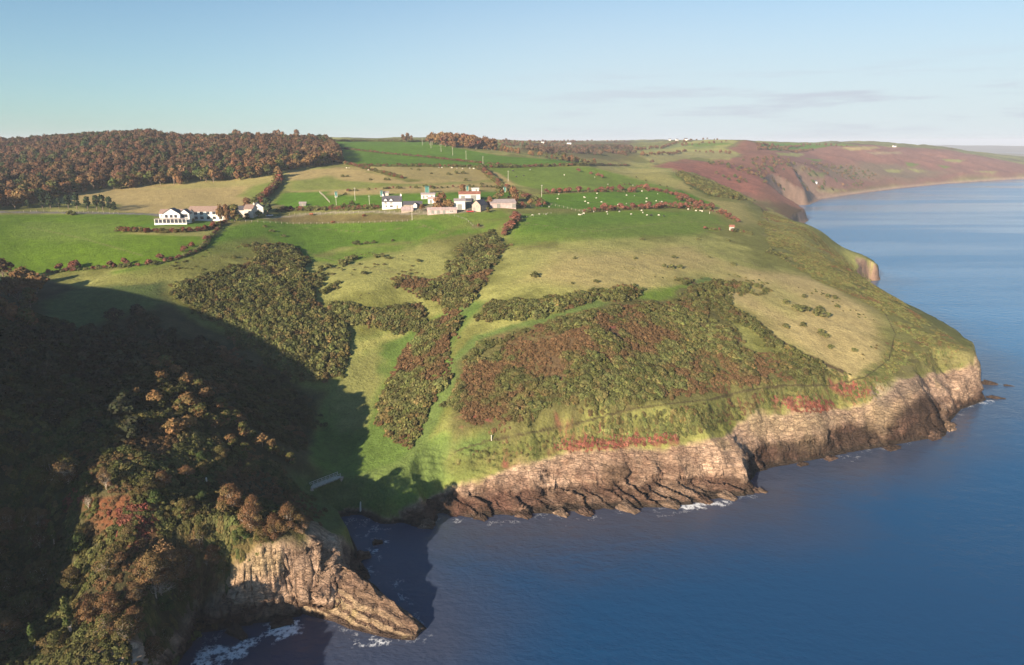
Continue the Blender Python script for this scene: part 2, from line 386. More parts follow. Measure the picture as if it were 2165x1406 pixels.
for f, c in [
 ([(1345,318),(1430,303),(1530,293),(1560,300),(1530,312),(1565,325),(1540,338),(1480,332),(1440,336),(1390,347),(1355,330)], PALE),
 ([(1350,330),(1440,322),(1530,320),(1562,328),(1535,338),(1470,332),(1385,346)], (0.24,0.225,0.085)),
 ([(1440,304),(1530,301),(1550,305),(1470,311)], PASTURE), ([(1360,312),(1440,303),(1460,309),(1380,318)], (0.17,0.2,0.07)),
 ([(1600,303),(1700,304),(1760,309),(1700,317),(1630,318)], LUSH), ([(1600,301),(1790,304),(1820,309),(1740,308)], PASTURE), ([(1770,312),(1850,309),(1860,314),(1800,319)], STRAW),
 ([(1915,343),(1945,347),(1930,353),(1918,350)], PASTURE), ([(1975,347),(2010,353),(2000,356)], PASTURE), ([(1705,362),(1750,367),(1740,374),(1712,370)], PASTURE), ([(1915,355),(1960,362),(1940,364)], PALE),
 ([(1725,395),(1790,402),(1760,408),(1730,405)], PALE), ([(1195,317),(1250,318),(1330,330),(1290,338),(1220,330)], (0.15,0.185,0.06)), ([(1065,308),(1150,312),(1120,316),(1080,314)], PALE), ([(1240,322),(1310,330),(1260,332)], PASTURE),
 ([(1010,300),(1120,301),(1110,305),(1030,305)], PASTURE), ([(1130,302),(1210,302),(1200,307),(1140,307)], PALE), ([(1220,303),(1310,302),(1300,308),(1230,309)], PASTURE), ([(1075,311),(1180,313),(1150,318),(1085,315)], (0.30,0.25,0.12)),
 ([(1160,308),(1240,311),(1230,316),(1170,313)], PASTURE), ([(1250,311),(1330,310),(1340,317),(1270,318)], PALE), ([(1640,322),(1700,325),(1690,331),(1650,329)], PALE), ([(1830,322),(1900,320),(1910,325),(1850,327)], (0.30,0.22,0.13)), ([(1990,336),(2040,338),(2030,343),(2000,341)], PALE), ([(1700,335),(1740,337),(1730,342)], PASTURE), ([(1870,358),(1910,360),(1900,366),(1875,364)], PALE), ([(1665,352),(1700,354),(1695,360)], PASTURE), ([(2060,362),(2110,362),(2100,367)], PALE), ([(1440,312),(1500,309),(1520,313),(1460,317)], (0.17,0.20,0.06)),
 ]: put(FARM * mask(f, 5, 3), c, n_mid, 0.12)
put(FARM * mask([(1195,300),(1330,298),(1350,330),(1345,350),(1270,342),(1200,332),(1060,318),(1100,305)], 20, 25, n_far) * 0.6, BROWN, n_big, 0.3)
beach = sstep(15, 5, gd) * sstep(900, 1150, gy) * (gd > -3); put(beach, SAND)
# --- pastures
def field(poly, c, soft=2.2, rag=1.2, var=None, amt=0.10): put(mask(poly, soft, rag), c, n_mid if var is None else var, amt)
field([(700,299),(905,297),(960,312),(1060,330),(1240,342),(1260,349),(1000,352),(800,351),(705,330)], LUSH)
field([(690,322),(860,337),(1010,347),(1000,352),(800,350),(705,345)], (0.074,0.155,0.014)); field([(560,296),(650,295),(690,300),(640,303)], LUSH)
field([(110,412),(200,402),(330,391),(470,381),(592,371),(588,392),(562,415),(535,434),(440,440),(330,452),(252,447),(255,432),(120,428)], STRAW, 2.5, 3, n_big, .1)
put(mask([(300,400),(400,388),(590,372),(585,392),(420,398)], 6, 8, n_big) * .55, PALE); put(mask([(530,395),(590,380),(575,408),(540,422),(505,415)], 5, 3)*.8, PASTURE)
field([(610,362),(740,353),(815,374),(862,386),(1060,362),(1085,388),(1060,402),(870,402),(700,412),(605,404)], STRAW, 2.5, 3, n_big, .1)
put(mask([(600,384),(690,372),(790,386),(900,388),(1060,378),(1060,384),(900,394),(760,398),(660,404),(596,406)], 6, 8, n_big) * .75, PASTURE)
field([(700,353),(850,353),(1020,355),(1060,378),(880,380),(800,366)], (0.27,0.225,0.09), 2.5, 3, n_big, .1)
field([(598,408),(700,404),(690,413),(590,436),(575,430)], LUSH, 4); field([(690,414),(1060,400),(1090,412),(1000,432),(740,442),(590,440),(600,425)], LUSH)
put(mask([(735,405),(1000,392),(1080,398),(1060,405),(900,408),(740,414)], 4, 4, n_mid) * .7, STRAW)
field([(1030,355),(1250,352),(1420,356),(1442,382),(1420,402),(1150,404),(1095,390),(1060,370)], PASTURE)
put(mask([(1240,352),(1425,357),(1445,384),(1500,420),(1580,430),(1600,470),(1580,500),(1500,440),(1440,402),(1350,380)], 10, 14, n_big)*.75, (0.31,0.27,0.10))
field([(1145,412),(1260,406),(1440,402),(1520,436),(1450,440),(1250,442),(1130,440)], LUSH, 2.5, 2)
field([(1095,458),(1200,450),(1340,445),(1500,447),(1540,470),(1480,500),(1250,505),(1080,520)], PASTURE, 9, 8, n_big)
put(mask([(1100,452),(1350,446),(1480,450),(1200,485),(1090,495)], 9, 8, n_big)*.7, LUSH)
field([(1050,580),(1085,525),(1250,515),(1480,500),(1570,520),(1600,580),(1440,590),(1270,612),(1040,636)], PALE, 9, 10, n_big, .12)
put(mask([(1200,540),(1450,520),(1560,560),(1440,590),(1270,605),(1120,590)], 12, 14, n_big) * .7, (0.36,0.285,0.125))
put(mask([(1490,600),(1560,560),(1700,585),(1850,650),(1892,690),(1880,760),(1800,798),(1700,735),(1600,668)], 9, 16, n_big), (0.38,0.305,0.135), n_mid, .12)
put(mask([(1560,600),(1640,590),(1720,640),(1680,680),(1620,650)], 6, 9, n_big)*.5, PALE)
field([(-80,455),(320,452),(340,480),(250,495),(430,500),(410,530),(330,557),(200,570),(90,578),(-80,560)], (0.100,0.170,0.010))
put(mask([(60,470),(240,475),(260,505),(150,510),(40,500)], 6, 6, n_big)*.5, (0.145,0.2,0.035))
field([(255,484),(330,478),(450,480),(470,468),(560,460),(500,455),(330,470)], LUSH)
field([(480,482),(590,458),(700,462),(870,465),(1000,452),(1060,455),(1010,492),(860,512),(720,522),(640,548),(600,522),(430,540),(300,580),(240,575),(400,530)], (0.090,0.165,0.016), 4, 3)
put(mask([(430,520),(560,495),(610,520),(520,545),(400,580),(260,625),(200,620),(240,590)], 5, 7, n_big)*.7, ROUGH)
field([(615,455),(865,452),(872,462),(860,468),(640,474),(560,466)], (0.145,0.120,0.045), 1.5, 1.0)
field([(640,595),(700,545),(850,512),(960,520),(940,570),(880,590),(780,625),(680,632)], PALE, 6, 7, n_big, .15)
field([(660,550),(760,525),(900,508),(850,530),(720,560)], PASTURE, 6, 7, n_big)
field([(890,455),(1060,445),(1085,460),(1040,490),(960,485)], PASTURE, 3, 3)
put(line_mask([(900,505),(1000,470),(1085,462)], 3, 2)*.5, ROUGH)
# --- coomb floor and green ways
put(mask([(740,715),(860,690),(960,655),(1000,640),(1040,640),(980,680),(960,740),(960,850),(900,930),(1050,935),(1000,1000),(940,1010),(860,1075),(780,1085),(690,1040),(640,930),(690,850),(730,770)], 3, 4), (0.095,0.150,0.032), n_mid, .2)
put(mask([(735,760),(820,720),(800,830),(770,920),(700,930),(690,850)], 4, 7, n_mid), (0.175,0.18,0.058)); put(mask([(750,715),(880,690),(840,715),(760,760),(735,745)], 3, 4), PALE)
put(mask([(330,1150),(470,1130),(540,1160),(500,1240),(430,1300),(380,1330),(330,1290)], 1.5, 1.5) * .8, (0.135, 0.105, 0.042), n_small, .35)
for w in ([(1265,640),(1180,668),(1100,690),(1010,715),(968,760),(965,800),(930,850),(900,910),(880,960)], [(985,650),(930,680),(890,705)], [(1500,590),(1400,625),(1330,640),(1260,645)], [(700,1040),(800,1000),(900,965),(1000,950),(1050,930)], [(720,1050),(850,1020),(950,985),(1010,975)]):
    put(line_mask(w, 2.4, 1.4), (0.110, 0.155, 0.042))
put(mask([(1370,615),(1470,600),(1490,640),(1420,650),(1290,660),(1300,640)], 3, 3), PASTURE)
# --- under the scrub
SCRUB_MAIN = [(968,765),(1012,722),(1100,694),(1200,668),(1290,645),(1300,620),(1400,640),(1445,610),(1520,650),(1560,700),(1570,735),(1640,755),(1700,765),(1770,790),(1800,805),(1650,832),(1500,850),(1300,868),(1150,900),(1045,930),(965,920),(950,850)]
HEATH_LOW = [(1050,938),(1150,903),(1300,872),(1500,852),(1650,834),(1800,808),(1865,765),(1892,690),(1850,650),(1720,590),(1640,540),(1600,470),(1625,440),(1720,490),(1850,595),(1935,660),(2060,745),(2075,770),(1980,780),(1900,800),(1850,850),(1740,860),(1560,890),(1440,930),(1300,940),(1200,950),(1100,985),(1000,1000),(950,985)]
put(mask(HEATH_LOW, 2.5, 3), HEATH, n_mid, .4); put(mask(HEATH_LOW, 2.5, 3) * sstep(.05, .5, n_small * .7 + n_mid) * .7, (0.070, 0.084, 0.024)); put(mask(HEATH_LOW, 2.5, 3) * sstep(.15, .5, n_mid * .6 - n_small * .6) * .6, (0.24, 0.185, 0.085))
put(mask([(1600,470),(1625,440),(1720,490),(1850,595),(1935,660),(2060,745),(2070,770),(1900,760),(1880,690),(1740,590)], 4, 5)*.6, (0.185,0.180,0.060), n_mid, .25)
put(mask(SCRUB_MAIN, 2, 3), (0.105,0.100,0.036), n_mid, .3)
put(mask([(1100,715),(1250,690),(1420,665),(1480,690),(1440,780),(1300,830),(1180,820),(1120,770)], 6, 14, n_mid)*.8, (0.120,0.072,0.042), n_small, .3)
put(mask([(1930,735),(2060,742),(2078,772),(1990,790),(1900,805),(1880,770)], 3, 4, n_mid) * .7, (0.165,0.145,0.062), n_mid, .3)
for f in ([(1180,930),(1300,922),(1425,920),(1430,935),(1300,948),(1160,958)], [(985,862),(1025,862),(1030,885),(980,890)], [(1760,815),(1810,808),(1840,828),(1780,838)], [(1640,840),(1720,845),(1760,862),(1690,870)], [(1885,730),(1915,732),(1905,742)], [(1060,990),(1095,980),(1090,995)], [(1395,680),(1430,685),(1430,695)], [(1250,690),(1310,688),(1300,700)], [(1310,790),(1370,785),(1360,800),(1310,805)], [(1930,718),(1960,716),(1950,728)]):
    put(mask(f, 2, 4, n_small), (0.155,0.060,0.042), n_small, .3)
put(mask([(1430,365),(1470,368),(1580,415),(1600,425),(1570,420),(1500,415),(1450,390)], 3, 4), MOSS, n_mid, .2)
# --- the wooded western side: leaf litter, ivy, bracken
WOODY = [(-60,600),(90,590),(200,610),(340,600),(360,640),(480,715),(640,820),(690,830),(660,900),(640,960),(720,1050),(700,1110),(640,1160),(500,1290),(380,1400),(-60,1420)]
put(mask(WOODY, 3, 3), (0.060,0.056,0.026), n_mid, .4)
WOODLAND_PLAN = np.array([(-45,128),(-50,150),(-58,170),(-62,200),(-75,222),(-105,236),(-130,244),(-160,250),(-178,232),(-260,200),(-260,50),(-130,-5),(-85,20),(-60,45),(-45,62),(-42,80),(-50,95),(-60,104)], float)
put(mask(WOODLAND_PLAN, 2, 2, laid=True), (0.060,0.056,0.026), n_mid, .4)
put(mask([(150,610),(340,600),(350,640),(260,670),(150,700),(70,690),(90,640)], 4, 5), (0.07,0.1,0.03)); 
put(mask([(150,1045),(330,1050),(345,1085),(320,1130),(260,1160),(230,1140),(190,1080)], 1.5, 1.5), (0.155,0.066,0.032), n_small, .35)
put(line_mask([(0,1060),(150,1048),(330,1035),(420,1020),(520,1005),(640,1010),(690,1025)], .8, .5) * .6, (0.08,0.09,0.04))
put(mask([(620,1000),(760,1020),(760,1090),(720,1110),(690,1120),(620,1060)], 2, 2), (0.085,0.11,0.035))
put(mask([(420,1130),(520,1110),(560,1180),(520,1250),(440,1300),(400,1260)], 1.5, 1.5), (0.125,0.098,0.038), n_small, .35)
# --- rock: the cliff section, its pale upper face, dark wet foot, brown ledges
near = sstep(420, 300, gy) * sstep(20, 60, gy)
edge = plan([(700,1180),(660,1130),(560,1160),(520,1200),(440,1260),(330,1300)], False)
CLIFF_R = [(845,1085),(930,1045),(1010,1015),(1060,1000),(1120,985),(1200,958),(1300,950),(1430,945),(1530,925),(1560,895),(1700,872),(1790,862),(1860,850),(1900,805),(1990,785),(2075,770),(2100,850),(2010,935),(1610,1060),(1300,1100),(950,1110),(880,1130)]
mr = np.maximum(mask(CLIFF_R, .7, .9), grock * sstep(425, 450, gy) * sstep(900, 700, gy))
MESH_L = [(505,1215),(560,1165),(640,1135),(665,1105),(700,1130),(760,1165),(800,1215),(900,1345),(730,1360),(560,1340),(380,1420),(350,1330),(440,1280)]
mr = np.maximum(mr, mask(MESH_L, .8, 1.2)); mr = np.maximum(mr, mask([(90,1385),(190,1350),(330,1365),(400,1420),(60,1440)], .8, 1.2))
mr = np.maximum(mr, sstep(1.6, .4, gz_)); mr = np.maximum(mr, grock * sstep(860, 880, gy) * sstep(1400, 1150, gy))
mfar_ = mr * sstep(400, 440, gy)
rk = (0.5 + 0.5 * np.sin((gz_ + 0.16 * gx - 0.05 * gy + n_mid * .5) * 4.6))
put(mr, ROCK, 0.6 * n_small + 0.35 * n_mid + 0.25 * (rk - .5), 0.8)
put(mr * sstep(0.05, .5, n_mid + .3 * n_small) * sstep(8, 12, gz_) * .6, (0.21,0.18,0.078))
put(mr * near * sstep(.25, .7, n_big + .5 * n_small) * .6, (0.16,0.085,0.055))
lv = 6.2 + 3.0 * n_mid
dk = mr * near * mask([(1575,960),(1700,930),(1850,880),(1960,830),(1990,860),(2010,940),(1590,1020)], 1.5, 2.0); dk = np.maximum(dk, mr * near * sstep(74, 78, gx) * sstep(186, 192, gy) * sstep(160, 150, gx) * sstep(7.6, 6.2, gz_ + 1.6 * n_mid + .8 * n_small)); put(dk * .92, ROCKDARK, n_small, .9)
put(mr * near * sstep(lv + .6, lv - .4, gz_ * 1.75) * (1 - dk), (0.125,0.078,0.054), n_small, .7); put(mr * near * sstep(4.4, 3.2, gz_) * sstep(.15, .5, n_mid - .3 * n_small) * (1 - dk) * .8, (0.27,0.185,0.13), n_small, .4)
put(mfar_, (0.235,0.155,0.110), n_mid, .3)
put(mr * near * sstep(.02, .4, fbm(gx / 7 + gy / 20, gz_ / 3.5, 3, 96)) * sstep(10, 6.5, gz_) * .65, (0.125,0.072,0.052), n_small, .5)
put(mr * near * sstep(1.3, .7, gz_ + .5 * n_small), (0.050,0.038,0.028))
put(mr * near * mask([(960,1045),(1060,1030),(1150,1040),(1140,1065),(1020,1080),(950,1100)], 1.5, 2) * .7, (0.12,0.062,0.045), n_small, .5)
put(mask([(1270,990),(1330,975),(1335,1010),(1280,1030)], 1, 1.5) * .7, (0.10,0.06,0.035))
put(mask([(1560,900),(1700,880),(1860,855),(1960,800),(1900,880),(1750,905),(1600,930)], 2, 3, n_mid) * .8, (0.40,0.295,0.18))
put(mask([(1840,830),(1900,800),(1950,800),(1960,820),(1880,860)], 1.5, 2) * .7, (0.26,0.2,0.15))
for q in ([(60,480),(180,505),(300,540)], [(620,480),(760,490),(900,478)], [(720,320),(850,345),(980,350)], [(1100,470),(1250,490),(1420,470),(1530,468)], [(1120,520),(1300,535),(1480,520),(1600,560)], [(880,470),(960,500),(1000,490)], [(1160,420),(1300,430),(1430,425)], [(330,400),(450,410),(560,395)], [(640,390),(800,395),(1040,378)], [(640,530),(740,560),(860,580)], [(1560,600),(1680,640),(1800,700),(1860,740)]):
    put(line_mask(q, .5, .5) * .45, (0.20,0.165,0.085))
for px, py in ((872,452),(1090,452),(1240,446),(590,436),(1010,478),(475,470)): put(mask([(px-9,py-3),(px+9,py-3),(px+11,py+3),(px-10,py+3)], 1.5, 2.0) * .7, (0.16,0.115,0.07))
# --- road, farm yard, paths
put(line_mask([(-60,447),(60,449),(200,450),(320,453),(345,456)], 2.6, .8, 20), (0.16,0.15,0.145))
put(line_mask([(560,462),(700,449),(800,448),(870,452),(1000,448)], 1.6, .8, 20) * .8, (0.30,0.26,0.2))
put(mask([(855,437),(900,432),(960,428),(1040,436),(1040,446),(900,452)], 2, 1.5) * .7, (0.24,0.2,0.15))
PATH = [(960,955),(1040,930),(1120,915),(1230,893),(1330,865),(1420,853),(1500,845),(1580,825),(1660,815),(1760,815),(1830,797),(1880,760),(1893,705),(1870,660),(1800,605),(1745,565)]
put(line_mask(PATH, .17, .16), (0.065,0.052,0.026))  # cliff path drawn dark: the bank's shade is put into its colour
put(line_mask([(1610,440),(1630,480),(1660,515),(1700,540)], .6, .4), (0.10,0.075,0.045))
put(line_mask([(1455,590),(1520,635),(1600,690),(1690,745),(1780,785)], 1.4, 1.0), (0.095,0.07,0.035))
C = np.clip(C * (1 + .13 * n_small[:, None] + .10 * n_mid[:, None]), .008, .6)
print('ground', C.shape)

# ------------------------------------------------------------------ materials
def nt_mat(name):
    m = bpy.data.materials.new(name); m.use_nodes = True
    n, l = m.node_tree.nodes, m.node_tree.links
    b = n['Principled BSDF']; b.inputs['Roughness'].default_value = 0.9; b.inputs['Specular IOR Level'].default_value = 0.15
    return m, n, l, b
def attr_mat(name, attr='col', rough=0.95, scales=((0.6, .5), (6.0, .35)), bump=0.0, bscale=1.0, spec=0.1, rand=0.0):
    """base colour from what grows there, broken up by noise at several sizes"""
    m, n, l, b = nt_mat(name)
    b.inputs['Roughness'].default_value = rough; b.inputs['Specular IOR Level'].default_value = spec
    a = n.new('ShaderNodeAttribute'); a.attribute_name = attr
    geo = n.new('ShaderNodeNewGeometry')
    cur = a.outputs['Color']
    for sc, amt in scales:
        t = n.new('ShaderNodeTexNoise'); t.inputs['Scale'].default_value = sc; t.inputs['Detail'].default_value = 3.0
        l.new(geo.outputs['Position'], t.inputs['Vector'])
        r = n.new('ShaderNodeMapRange'); l.new(t.outputs['Fac'], r.inputs['Value'])
        r.inputs[1].default_value = .25; r.inputs[2].default_value = .75; r.inputs[3].default_value = 1 - amt; r.inputs[4].default_value = 1 + amt
        v = n.new('ShaderNodeVectorMath'); v.operation = 'SCALE'; l.new(cur, v.inputs[0]); l.new(r.outputs[0], v.inputs['Scale']); cur = v.outputs[0]
    if rand:
        o = n.new('ShaderNodeObjectInfo'); r = n.new('ShaderNodeMapRange'); l.new(o.outputs['Random'], r.inputs['Value'])
        r.inputs[3].default_value = 1 - rand; r.inputs[4].default_value = 1 + rand
        v = n.new('ShaderNodeVectorMath'); v.operation = 'SCALE'; l.new(cur, v.inputs[0]); l.new(r.outputs[0], v.inputs['Scale']); cur = v.outputs[0]
    l.new(cur, b.inputs['Base Color'])
    if bump:
        t = n.new('ShaderNodeTexNoise'); t.inputs['Scale'].default_value = bscale; t.inputs['Detail'].default_value = 5.0; t.inputs['Roughness'].default_value = .65
        l.new(geo.outputs['Position'], t.inputs['Vector'])
        bp = n.new('ShaderNodeBump'); bp.inputs['Strength'].default_value = 1.0; bp.inputs['Distance'].default_value = bump
        l.new(t.outputs['Fac'], bp.inputs['Height']); l.new(bp.outputs[0], b.inputs['Normal'])
    return m
M = {}
def flat(name, c, rough=.8, noise=.12, nscale=1.2, spec=.2, metal=0.0):
    m, n, l, b = nt_mat(name)
    b.inputs['Roughness'].default_value = rough; b.inputs['Specular IOR Level'].default_value = spec; b.inputs['Metallic'].default_value = metal
    tc = n.new('ShaderNodeTexCoord'); t = n.new('ShaderNodeTexNoise'); t.inputs['Scale'].default_value = nscale; t.inputs['Detail'].default_value = 4
    l.new(tc.outputs['Object'], t.inputs['Vector'])
    r = n.new('ShaderNodeMapRange'); l.new(t.outputs['Fac'], r.inputs['Value']); r.inputs[1].default_value = .3; r.inputs[2].default_value = .7; r.inputs[3].default_value = 1 - noise; r.inputs[4].default_value = 1 + noise
    v = n.new('ShaderNodeVectorMath'); v.operation = 'SCALE'; v.inputs[0].default_value = c[:3]; l.new(r.outputs[0], v.inputs['Scale'])
    l.new(v.outputs[0], b.inputs['Base Color'])
    return m
M['ground'] = attr_mat('ground_cover', scales=((0.35, .16), (1.5, .22), (5.0, .16)), bump=.5, bscale=.9)
def rocky(m, fac=None, dark=(.055, .036, .028)):
    # joints, beds and stains of the bare rock, where rock is
    n, l = m.node_tree.nodes, m.node_tree.links; b = n['Principled BSDF']
    def new(t, **k):
        q = n.new(t)
        for a, v in k.items(): setattr(q, a, v)
        return q
    geo = new('ShaderNodeNewGeometry'); mp = new('ShaderNodeMapping'); mp.inputs['Rotation'].default_value = (.05, .16, .5); mp.inputs['Scale'].default_value = (.55, .8, 1.5); l.new(geo.outputs['Position'], mp.inputs['Vector'])
    wob = new('ShaderNodeTexNoise'); wob.inputs['Scale'].default_value = .8; wob.inputs['Detail'].default_value = 4; l.new(mp.outputs[0], wob.inputs['Vector'])
    ad = new('ShaderNodeVectorMath', operation='MULTIPLY_ADD'); l.new(wob.outputs['Color'], ad.inputs[0]); ad.inputs[1].default_value = (.9, .9, .9); l.new(mp.outputs[0], ad.inputs[2])
    hs = []
    for sc in (.55, 1.6):
        v = new('ShaderNodeTexVoronoi', feature='DISTANCE_TO_EDGE'); v.inputs['Scale'].default_value = sc; l.new(ad.outputs[0], v.inputs['Vector'])
        r = new('ShaderNodeMapRange', interpolation_type='SMOOTHSTEP'); l.new(v.outputs['Distance'], r.inputs['Value']); r.inputs[2].default_value = .10; hs.append(r.outputs[0])
    cells = new('ShaderNodeTexVoronoi'); cells.inputs['Scale'].default_value = 1.1; l.new(ad.outputs[0], cells.inputs['Vector']); sp = new('ShaderNodeSeparateColor'); l.new(cells.outputs['Color'], sp.inputs[0])
    def mth(op, a, c):
        q = new('ShaderNodeMath', operation=op)
        for i, w in enumerate((a, c)):
            if isinstance(w, (int, float)): q.inputs[i].default_value = w
            else: l.new(w, q.inputs[i])
        return q.outputs[0]
    crack = mth('MULTIPLY', hs[0], mth('ADD', mth('MULTIPLY', hs[1], .55), .45))
    if fac is not None: f = new('ShaderNodeAttribute'); f.attribute_name = fac; fo = f.outputs['Fac']
    else: f = new('ShaderNodeValue'); f.outputs[0].default_value = 1; fo = f.outputs[0]
    base = b.inputs['Base Color'].links[0].from_socket
    tone = new('ShaderNodeMapRange'); l.new(sp.outputs[0], tone.inputs['Value']); tone.inputs[3].default_value = .74; tone.inputs[4].default_value = 1.22
    sv = new('ShaderNodeVectorMath', operation='SCALE'); l.new(base, sv.inputs[0]); l.new(tone.outputs[0], sv.inputs['Scale'])
    mx = new('ShaderNodeMix', data_type='RGBA'); l.new(mth('MULTIPLY', mth('SUBTRACT', 1.0, crack), .34), mx.inputs[0]); l.new(sv.outputs[0], mx.inputs[6]); mx.inputs[7].default_value = (*dark, 1)
    m2 = new('ShaderNodeMix', data_type='RGBA'); l.new(fo, m2.inputs[0]); l.new(base, m2.inputs[6]); l.new(mx.outputs[2], m2.inputs[7]); l.new(m2.outputs[2], b.inputs['Base Color'])
    fine = new('ShaderNodeTexNoise'); fine.inputs['Scale'].default_value = 2.4; fine.inputs['Detail'].default_value = 6; fine.inputs['Roughness'].default_value = .7; l.new(mp.outputs[0], fine.inputs['Vector'])
    hgt = mth('ADD', mth('ADD', mth('MULTIPLY', crack, .35), mth('MULTIPLY', sp.outputs[1], .5)), mth('MULTIPLY', fine.outputs['Fac'], .5))
    bp = new('ShaderNodeBump'); bp.inputs['Distance'].default_value = .8; l.new(fo, bp.inputs['Strength']); l.new(hgt, bp.inputs['Height'])
    if b.inputs['Normal'].is_linked: l.new(b.inputs['Normal'].links[0].from_socket, bp.inputs['Normal'])
    l.new(bp.outputs[0], b.inputs['Normal'])
rocky(M['ground'], 'rock')
M['leaf'] = attr_mat('foliage', scales=((0.9, .25),), spec=.15, rand=.22)
M['mass'] = attr_mat('foliage_mass', scales=((0.5, .22),), spec=.12)
M['bark'] = flat('bark', (0.20,0.15,0.11), noise=.3, nscale=3); M['palebark'] = flat('pale_bark', (0.44,0.37,0.30), noise=.25, nscale=3)
M['hill'] = attr_mat('far_hill', scales=((0.004, .3),))

# ------------------------------------------------------------------ scene helpers
def tag(o, label=None, cat=None, group=None, kind=None):
    if label: o['label'] = label
    if cat: o['category'] = cat
    if group: o['group'] = group
    if kind: o['kind'] = kind
    return o
def np_mesh(name, V, Fq, mat, col=None, smooth=False):
    """mesh from arrays: V (n,3), Fq (m,3|4) of equal-sided faces or a list of face lists"""
    me = bpy.data.meshes.new(name)
    V = np.asarray(V, np.float32)
    if isinstance(Fq, np.ndarray):
        k = Fq.shape[1]; m = len(Fq)
        me.vertices.add(len(V)); me.vertices.foreach_set('co', V.ravel())
        me.loops.add(m * k); me.loops.foreach_set('vertex_index', Fq.astype(np.int32).ravel())
        me.polygons.add(m); me.polygons.foreach_set('loop_start', np.arange(0, m * k, k, dtype=np.int32)); me.polygons.foreach_set('loop_total', np.full(m, k, np.int32))
        me.update(calc_edges=True)
    else:
        me.from_pydata([tuple(v) for v in V.tolist()], [], Fq); me.update()
    if col is not None:
        at = me.attributes.new('col', 'FLOAT_COLOR', 'POINT')
        at.data.foreach_set('color', np.c_[col, np.ones(len(col))].astype(np.float32).ravel())
    me.materials.append(mat)
    if smooth: me.polygons.foreach_set('use_smooth', np.ones(len(me.polygons), bool))
    return me
def link(name, me, parent=None, loc=(0, 0, 0), rz=0.0, sc=1.0):
    o = bpy.data.objects.new(name, me); COL.objects.link(o)
    if parent is not None: o.parent = parent
    o.location = loc; o.rotation_euler = (0, 0, rz); o.scale = (sc, sc, sc) if not isinstance(sc, (tuple, list)) else sc
    return o
def empty(name, loc, rz=0.0, sc=1.0): return link(name, None, None, loc, rz, sc)

# the land itself; on the cliffs the rock stands out and falls back in beds and blocks
nr, nc = GZ.shape
gzr = np.gradient(GZ, axis=0) / np.gradient(RR)[:, None]; gzt = np.gradient(GZ, axis=1) / (np.gradient(TH)[None] * RR[:, None])
st_, ct_ = np.sin(TH)[None], np.cos(TH)[None]
nx_ = -(gzr * st_ + gzt * ct_).ravel(); ny_ = -(gzr * ct_ - gzt * st_).ravel(); sl_ = np.hypot(nx_, ny_); nx_ /= sl_ + 1e-6; ny_ /= sl_ + 1e-6
al_ = gx * .96 + gy * .25; bed_ = gz_ + .16 * gx - .05 * gy
k_ = mr * near * sstep(.5, 1.4, sl_) * sstep(.4, 1.6, gz_)
row_ = np.floor(bed_ / 1.5 + .4 * n_mid); cel_ = _hash(np.floor(al_ / 3.2 + .37 * row_ + .5 * n_small), row_, 97) - .5; cel2_ = _hash(np.floor(al_ / 1.3 + .61 * np.floor(bed_ / .7)), np.floor(bed_ / .7), 98) - .5
k_ = k_ * (1 - .8 * sstep(70, 80, gx) * sstep(7, 8.5, gz_) * sstep(150, 140, gx))
k_ = k_ * (1 - .55 * sstep(6.5, 9, gz_) * sstep(-25, -15, gx))
off = (cel_ * .75 + cel2_ * .25 + fbm(al_ / 9, bed_ / 1.1, 3, 91) * 1.0 + fbm(al_ / 2.6, bed_ / 1.4, 3, 92) * .6 + np.where(vnoise(al_ / 5, bed_ / 3.0, 93) > .12, .7, 0.0) + sstep(-20, -30, gx) * sstep(145, 138, gy) * (1.7 * fbm(al_ / 4.2, bed_ / 9, 3, 94) + .6)) * k_
gx_, gy_ = gx + nx_ * off, gy + ny_ * off
ii = (np.arange(nr - 1)[:, None] * nc + np.arange(nc - 1)[None]).ravel()
quad = np.c_[ii, ii + 1, ii + nc + 1, ii + nc]
keep = (GZ.ravel()[quad].max(1) > -2.5)
quad = quad[keep]
used = np.zeros(NV, bool); used[quad.ravel()] = True
remap = np.cumsum(used) - 1
land = link('land', np_mesh('land', np.c_[gx_, gy_, gz_][used], remap[quad], M['ground'], C[used], True))
at_ = land.data.attributes.new('rock', 'FLOAT', 'POINT'); at_.data.foreach_set('value', np.clip(mr * near * (1 - .6 * sstep(104, 98, gy)), 0, 1)[used].astype(np.float32))
tag(land, 'grass covered headland with rocky sea cliffs', 'land', kind='structure')
# hazy hills across the bay
def hills(name, segs, dist, depth, zf, colr, label):
    n = 260; a = np.radians(np.linspace(segs[0], segs[1], n)); V = []; cc = []
    for k in range(9):
        q = k / 8; d = dist + depth * q
        x = d * np.sin(a); y = d * np.cos(a); s = np.sin(q * math.pi / 2)
        env = sstep(0, .12, (np.arange(n) / (n - 1)))
        V.append(np.c_[x, y, -3 + s * env * (zf + 22 * fbm(x / 900, y / 900, 4, 71))]); cc.append(np.array(colr)[None] * (1 + .35 * fbm(x / 500, y / 500, 4, 72)[:, None]))
    i = (np.arange(8)[:, None] * n + np.arange(n - 1)[None]).ravel()
    o = link(name, np_mesh(name, np.vstack(V), np.c_[i, i + 1, i + n + 1, i + n], M['hill'], np.vstack(cc), True)); tag(o, label, 'hills', kind='structure')
hills('hills', (24, 52), 8200, 2500, 62, (0.10,0.09,0.055), 'low hills on the far side of the bay')
hills('coast_hills', (30, 52), 5600, 900, 16, (0.15,0.13,0.08), 'low shore across the water beyond the brown headland')
